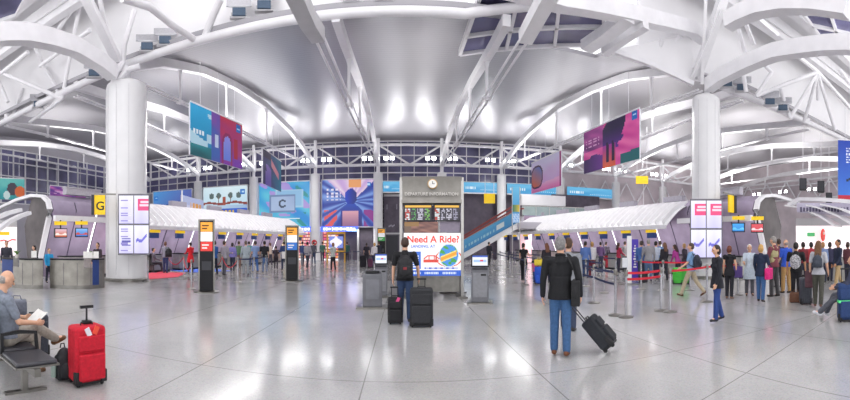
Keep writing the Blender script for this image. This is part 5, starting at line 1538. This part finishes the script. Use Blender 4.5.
poster(258.5, 310.5, 3.25, 7.85, art_card, 'cyan and violet wall poster with a pale card')
poster(321.5, 374.5, 3.3, 7.9, art_road, 'purple wall poster of a head before streaking lanes')
def art_sky(u, v):
    c = mix(hx('3f9fd8'), hx('6fc0ea'), v + wob(u, v) * .25)
    if .36 < v < .6 and .06 < u < .36 and math.sin(u * 130) > -.3: c = hx('e3f3fb')
    if abs(v - .3) < .06 and u > .5 and math.sin(u * 150) > 0: c = hx('bfe2f5')
    return c
for a, b, lb in ((383, 400.5, 'short blue sign strip over the dark doorway'), (463.5, 497.5, 'blue sign strip on the clerestory sill behind the escalator'), (507, 557, 'blue sign strip above the mezzanine balcony'), (567, 612, 'blue sign strip above the dark mezzanine lounge')):
    a_, b_ = V((XW(a, 38.4), 38.4, 6.6)), V((XW(b, 38.4), 38.4, 6.6)); c = (a_ + b_) / 2
    t = empty('sign_strip', c, 0, lb, 'sign', 'blue sign strips')
    panel('printed_face', a_, b_, 1.0, art_sky, 48, 12, BACKPRINT, t, c, .12)
    MB().beam(a_ - V((0, 0, .06)), b_ - V((0, 0, .06)), .12, .12).build('sill', WHITE, t, c)
# small angled airline board over the canopy behind the orange-topped totem
def art_board(u, v):
    c = hx('b9c4e2') if v > .3 else hx('d8dcec')
    if .2 < v < .55 and .35 < u < .95 and math.sin(u * 40) > -.6: c = hx('e8a640')
    return c
a_, b_ = W(182, 208, 29), W(203.5, 213, 33); c = (a_ + b_) / 2
t = empty('airline_board', c, 0, 'pale airline board with yellow words above the canopy behind the orange-topped totem', 'sign')
panel('printed_face', a_, V((b_.x, b_.y, a_.z)), .95, art_board, 30, 12, PRINT, t, c, .1)
MB().tube([a_ - V((0, 0, 1.0)), a_ + V((0, 0, 1.3))], .06, 6).build('mast', WHITE, t, c)

# ================================================================ SHOPS UNDER THE POSTERS
def shop(pxa, pxb, label, warm, seed, y=39.5):
    a, b = XW(pxa, 38.6), XW(pxb, 38.6); c = V(((a + b) / 2, 38.6, 0))
    t = empty('shop_front', c, 0, label, 'shop', 'shops under the wall posters')
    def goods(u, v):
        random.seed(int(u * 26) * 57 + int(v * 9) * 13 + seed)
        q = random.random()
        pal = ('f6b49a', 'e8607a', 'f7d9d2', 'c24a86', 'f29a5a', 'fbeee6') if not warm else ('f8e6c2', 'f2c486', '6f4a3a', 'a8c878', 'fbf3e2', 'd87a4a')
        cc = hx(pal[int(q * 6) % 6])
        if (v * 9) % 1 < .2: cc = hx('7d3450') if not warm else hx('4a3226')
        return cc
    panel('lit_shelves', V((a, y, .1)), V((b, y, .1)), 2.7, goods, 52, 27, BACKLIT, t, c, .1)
    MB().box((0, .1, 3.05), (b - a, .5, .5)).build('fascia', mat('blue lit fascia' if not warm else 'dark fascia', '4f6df0' if not warm else '3a3440', .4, emit=1.0 if not warm else 0), t)
    mb = MB(); random.seed(seed)
    x = -(b - a) * .4
    while x < (b - a) * .4 and not warm:
        w_ = random.uniform(.12, .3); mb.box((x, -.17, 3.05), (w_, .03, random.uniform(.18, .32))); x += w_ + .08
    if not warm: mb.build('sign_letters', mat('lit sign letters', 'f3f2ff', .4, emit=1.3), t)
    for s in (-1, 1):
        MB().box((s * (b - a) / 2, .3, 1.6), (.12, .9, 3.2)).build('side_pier', GREYP, t)
    return t
shop(321, 358, 'pink-lit shop with a blue sign, under the purple poster', False, 3)
shop(294, 311, 'pink-lit shop with a blue sign, under the edge of the cyan poster', False, 8)
shop(254, 293, 'warm-lit shop behind the crowd by the warm-lit shop', True, 5)
# television in a yellow frame before the middle shop
c = G(336, 34.5); t = empty('television_stand', c, -th(336), 'yellow-framed television standing before the middle shop', 'television')
yw = mat('mustard frame', 'd9a63c', .5)
MB().box((-.75, 0, 1.3), (.12, .3, 2.6)).box((.75, 0, 1.3), (.12, .3, 2.6)).box((0, 0, 2.55), (1.6, .3, .2)).box((0, 0, .95), (1.6, .3, .14)).build('frame', yw, t)
panel('screen', V((-.6, -.12, 1.25)), V((.6, -.12, 1.25)), 1.0, lambda u, v: hx('e9e6ff') if abs(u - .5) + abs(v - .5) < .5 else hx('6f7fd0'), 16, 10, SCREEN, t, None, .1, back=BLACK)
t = empty('no_entry_sign', V((-8.5, YF - .5, 0)), 0, 'round red no-entry sign on a white back-wall column', 'sign')
mb = MB().lathe([(.27, 0), (.27, .03)], 24); q = mb.build('disc', mat('no entry red', 'd3242f', .4), t); q.rotation_euler = (PI / 2, 0, 0); q.location = (0, 0, 1.72)
MB().box((0, -.04, 1.72), (.36, .015, .09)).build('bar', WHITE, t)
# dark doorway with a bay between two columns
x0, x1 = XW(383.5, 38.3), XW(400.5, 38.3)
t = struct(empty('door_1', ((x0 + x1) / 2, 38.9, 0)))
MB().box((0, .1, 3.1), (x1 - x0, .2, 6.2)).build('dark_bay', DARKW, t)
MB().box((0, -.05, 1.2), (x1 - x0 - .5, .1, 2.4)).build('door_leaf', DARK, t)
MB().box((0, -.06, 2.6), (x1 - x0, .12, .16)).box((0, -.06, 6.3), (x1 - x0, .14, .2)).build('lintel', GREYP, t)
mb = MB()
for k in range(6): mb.box((-.3 + .1 * k, -.03, 3.3 + .05 * (k % 3)), (.08, .03, .16))
for k in (-.5, .45): mb.box((k, -.03, 5.2), (.05, .03, .5))
mb.build('pale_marks', mat('grey marks', 'a9a4b4', .5), t)

# ================================================================ MEZZANINE AND ESCALATOR
ym = 34.0
def XM(px): return ym * math.tan(th(px))
def mz(py, px): return EYE + (243 - py) / 400 * ym / math.cos(th(px))
xa, xb, xc = XM(522), XM(566), XM(616)
struct(MB().box(((xa + xc) / 2, 36.6, 3.55), (xc - xa, 5.2, 1.0)).build('mezzanine_slab', WALLC))
struct(MB().box(((xa + xb) / 2, 34.3, 5.55), (xb - xa, .4, .95)).build('wall_mezzanine', WHITE2))
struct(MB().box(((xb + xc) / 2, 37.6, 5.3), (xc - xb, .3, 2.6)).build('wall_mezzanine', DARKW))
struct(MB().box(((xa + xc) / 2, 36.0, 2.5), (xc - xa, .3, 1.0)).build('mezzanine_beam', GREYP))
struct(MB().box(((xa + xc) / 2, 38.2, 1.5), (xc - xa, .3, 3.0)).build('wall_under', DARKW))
t = struct(empty('balustrade', ((xa + xc) / 2, ym - .05, 4.0)))
gm = mat('tinted balustrade glass', 'c6dcd8', .15, 0, .05, 1, alpha=.45)
o0 = V(t.location)
MB().box(((xa + xc) / 2, ym - .05, 4.55), (xc - xa, .03, .8)).build('glass', gm, t, o0)
mb = MB().box(((xa + xc) / 2, ym - .05, 4.98), (xc - xa, .07, .06))
x = xa
while x < xc: mb.box((x, ym - .05, 4.5), (.05, .06, 1.0)); x += 1.3
mb.build('rail', STEEL, t, o0)
def art_people(u, v):
    c = mix(hx('8a6f8c'), hx('b9a0b8'), v + wob(u * 2, v) * .2)
    for k in range(14):
        if math.hypot((u - (k + .5) / 14) * 9, (v - .5) * 1.2) < .24: c = hx('5f4a66')
    if v > .9: c = hx('9a93ae')
    return c
def art_grey(u, v): return hx('d3cfd8') if not (.3 < v < .7 and math.sin(u * 40) > .2) else hx('8a8798')
def art_purple(u, v): return mix(hx('8f86a8'), hx('5f7f9c'), u + wob(u * 2, v) * .4)
for a, b, fn, lb in ((524, 551.5, art_people, 'mauve picture frieze of figures on the mezzanine edge'), (552, 566, art_grey, 'pale lettered frieze panel on the mezzanine edge'), (567, 612, art_purple, 'blue-violet picture frieze on the mezzanine edge')):
    A_, B_ = V((XM(a), ym - .02, 3.15)), V((XM(b), ym - .02, 3.15)); c = (A_ + B_) / 2
    o = panel('frieze_panel', A_ - c, B_ - c, 1.0, fn, 56, 12, PRINT, None, None, .05); o.location = c
    tag(o, lb, 'picture panel', 'picture friezes on the mezzanine edge')
o = MB().box((0, 0, 1.25), (.95, .1, 2.4)).build('lit_doorway', mat('pink lit opening', 'f2c9cf', .5, emit=.5)); o.location = G(526, 33.5); tag(o, 'pink-lit doorway under the mezzanine', 'doorway')
# furniture glimpsed behind the glass of the upper lounge
for k, px in enumerate((573, 581, 589)):
    t = empty('lounge_table', V((XM(px), 35.6, 4.05)), 0, 'pale table behind the balcony glass of the upper lounge', 'table', 'tables of the upper lounge')
    MB().box((0, 0, .72), (.8, .8, .05)).build('table_top', mat('pale table', 'cfc9d2', .4), t)
    MB().tube([(0, 0, 0), (0, 0, .7)], .05, 8).build('leg', STEELD, t)
# escalator along the back
ye = 29.6
ex = lambda px: ye * math.tan(th(px))
e0, e1 = ex(440), ex(518)
def ez(x): return .0 + (x - e0) * (3.3 / (e1 - e0))
t = empty('escalator', ((e0 + e1) / 2, ye, 0), 0, 'escalator with a blue printed side rising to the mezzanine', 'escalator')
o0 = V(t.location)
ESB = attr_mat('escalator print', .4, .4)
# blue side panel: two triangles wide board following the slope
sl = (V((e1, ye, ez(e1))) - V((e0, ye, 0)))
def art_es(u, v):
    c = mix(hx('2f8fd0'), hx('4fb0e6'), v + wob(u, v) * .15)
    if .1 < u < .7 and abs(v - .4) < .1 and math.sin(u * 160) > 0: c = hx('a8dcf5')
    if .72 < u < .82 and abs(v - .5) < .2: c = hx('e8f4fb')
    return c
def skew_panel(name, p0, vec, h, fn, nx, ny, m, parent, off):
    vs, fs, cols = [], [], []
    p0 = V(p0) - off
    for j in range(ny + 1):
        for i in range(nx + 1): vs.append(p0 + vec * (i / nx) + V((0, 0, h * j / ny)))
    for j in range(ny):
        for i in range(nx):
            a = j * (nx + 1) + i; fs.append((a, a + 1, a + nx + 2, a + nx + 1)); cols += [*lin(fn((i + .5) / nx, (j + .5) / ny)), 1] * 4
    n_ = len(vs); k = [0, nx, (ny + 1) * (nx + 1) - 1, ny * (nx + 1)]
    vs += [vs[q] + V((0, .08, 0)) for q in k]
    fs += [(n_, n_ + 3, n_ + 2, n_ + 1), (k[0], n_, n_ + 1, k[1]), (k[3], k[2], n_ + 2, n_ + 3), (k[1], n_ + 1, n_ + 2, k[2]), (k[0], k[3], n_ + 3, n_)]
    cols += [.3, .4, .6, 1] * 20
    me = bpy.data.meshes.new(name); me.from_pydata(vs, [], fs); me.materials.append(m)
    at = me.color_attributes.new('print', 'FLOAT_COLOR', 'CORNER'); at.data.foreach_set('color', cols); me.update()
    ob = bpy.data.objects.new(name, me); C.objects.link(ob); ob.parent = parent; return ob
skew_panel('blue_side_panel', (e0, ye - .05, -.02), sl, .95, art_es, 70, 10, ESB, t, o0)
MB().prism([(e0, ye + .05, .0), (e0 + .9, ye + .05, 0), (e1, ye + .05, ez(e1) - .5), (e1, ye + .05, ez(e1) + .1), (e0, ye + .05, .1)], (0, 1.1, 0)).build('truss_casing', WHITE2, t, o0)
MB().sweep([(e0 - .5, ye + .05, 1.0), (e0, ye + .05, 1.02), (e1 - .2, ye + .05, ez(e1) + 1.0), (e1 + .5, ye + .05, ez(e1) + 1.05)], .1, .12).build('handrail', mat('red-brown handrail', '8a3d3a', .5), t, o0)
MB().prism([(e0, ye + .02, .92), (e1, ye + .02, ez(e1) + .92), (e1, ye + .02, ez(e1) + 1.0), (e0, ye + .02, 1.0)], (0, .05, 0)).build('balustrade_skirt', mat('warm brown skirt', '9a7a70', .4), t, o0)
MB().sweep([(e0 - .5, ye + 1.1, 1.0), (e0, ye + 1.1, 1.05), (e1 - .2, ye + 1.1, ez(e1) + 1.25), (e1 + .5, ye + 1.1, ez(e1) + 1.3)], .1, .14).build('handrail', mat('red-brown handrail', '8a3d3a'), t, o0)
mb = MB()
for k in range(22):
    f = (k + .5) / 22; x = e0 + (e1 - e0) * f
    mb.box((x, ye + .6, ez(x) + .12), ((e1 - e0) / 22, .9, .18))
mb.build('steps', STEELD, t, o0)
struct(MB().box((e1 + .95, 32.0, 3.05), (1.9, 5.0, .5)).build('mezzanine_slab', WALLC))
def art_vert(u, v):
    c = mix(hx('2f7fc0'), hx('6cc0e8'), v)
    if .3 < v < .5: c = mix(hx('2f6f5a'), hx('e0b93c'), u)
    if v < .25: c = hx('4f8fd8') if math.sin(u * 30 + v * 20) > 0 else hx('cfe3f4')
    return c
c = G(516, 29.2); t = empty('upright_poster', c, -th(516), 'tall narrow blue poster at the head of the escalator', 'poster')
hh = W(516, 187, 29.2).z
panel('printed_face', V((-.25, -.05, hh - 2.6)), V((.25, -.05, hh - 2.6)), 2.6, art_vert, 12, 40, BACKPRINT, t, None, .1)
for q in (-.27, .27): MB().tube([(q, 0, 0), (q, 0, hh)], .04, 6).build('pole', STEEL, t)

# ---- small hanging things
def hanging_sign(px, py, r, w, h, m, label, rod=1.0):
    c = W(px, py, r); t = empty('hanging_sign', c, -th(px), label, 'sign')
    MB().box((0, 0, 0), (w, .1, h)).build('face', m, t)
    for q in (-.4, .4): MB().tube([(w * q, 0, h / 2), (w * q, 0, h / 2 + rod)], .02, 5).build('rod', WHITE, t)
    return t
hanging_sign(489.5, 198.5, 31, .85, .75, YELLOW, 'yellow hanging sign in the dark space behind the escalator', 1.5)
hanging_sign(642, 180, 26, .8, .5, YELLOW, 'yellow hanging sign below the dark-profile banner, by the slimmer column', 3.2)
hanging_sign(653, 208, 27, 1.6, .3, mat('red led sign', 'd8304a', .4, emit=.6), 'long dark sign with a red glow above the canopy past the purple sign', 2)
def speaker(px, py, r, label):
    c = W(px, py, r); t = empty('loudspeaker', c, -th(px), label, 'loudspeaker', 'loudspeakers by the blue and red banner')
    MB().prism([(-.2, -.2, -.32), (.2, -.2, -.32), (.16, .22, -.32), (-.16, .22, -.32)], (0, 0, .64)).build('box', BLACK, t, bevel=.02)
    MB().box((0, -.21, 0), (.34, .02, .56)).build('grille', DARK, t)
    MB().tube([(0, 0, .3), (0, 0, 3.2)], .02, 5).build('rod', WHITE, t)
speaker(803, 184.5, 22, 'black hanging loudspeaker, first of three before the blue and red banner')
speaker(821, 187, 22.5, 'black hanging loudspeaker, second of three before the blue and red banner')
speaker(829, 198, 25, 'black hanging loudspeaker, lowest of three before the blue and red banner')
# ================================================================ LIGHT
w = bpy.data.worlds.new('hall ambience'); S.world = w; w.use_nodes = True
bg = w.node_tree.nodes['Background']; bg.inputs[0].default_value = (.97, .965, 1.0, 1); bg.inputs[1].default_value = 1.5
for x, k in ((-24, 2.2), (-12, 1.6), (.6, .75), (12.7, 1.6), (25, 2.2), (34, 2.4)):
    area(x, 21, 8.9, 5, 5, 190 * k, PI)
    area(x, 32.5, 8.6, 5, 4, 170 * k, PI)
for x in (-19, -6, .6, 7.5, 19, 29):
    area(x, 3.5, 9.6, 4, 7, 220 if x == 7.5 else 600, PI)
for sd, rw in ROWS.items():                               # rows of downlights over the check-in canopies
    q = rw.p(14, 2.2, 8.6)
    area(q.x, q.y, q.z, 1.2, 20, 620).rotation_euler = (0, 0, math.atan2(rw.d.y, rw.d.x) - PI / 2)
for sd, rw in ROWS.items():
    ang = math.atan2(rw.d.y, rw.d.x)
    for i in range(6):  # one unseen lamp added per bay to brighten its panel and desk
        q = rw.p((i + .5) * rw.len / 6, 1.7, 2.3)
        o = area(q.x, q.y, q.z, 3.4, .3, 60, 0, 0, (1, .95, .97))
        o.rotation_euler = (Matrix.Rotation(ang, 3, 'Z') @ Matrix.Rotation(R(-28 * sd), 3, 'X')).to_euler()
for x, y in ((-4.3, 38.2), (5.5, 33), (9, 36), (14, 37)):
    area(x, y, 3.0, 2, .6, 60)
for x in XR[1:-2]:
    for d in (-1.9, 1.9):
        l = bpy.data.lights.new('clerestory floodlight', 'SPOT'); l.energy = 420; l.spot_size = R(112); l.spot_blend = 1.0; l.shadow_soft_size = .5
        o = bpy.data.objects.new('clerestory_floodlight', l); C.objects.link(o); o.location = (x + d, 36.6, 8.9); o.rotation_euler = (R(-152), 0, 0)
S.view_settings.view_transform = 'Standard'; S.view_settings.look = 'None'
S.view_settings.exposure = 0.2; S.view_settings.gamma = 1.0
S.view_settings.use_curve_mapping = False
S.cycles.max_bounces = 7; S.cycles.diffuse_bounces = 4; S.cycles.glossy_bounces = 3; S.cycles.transparent_max_bounces = 6
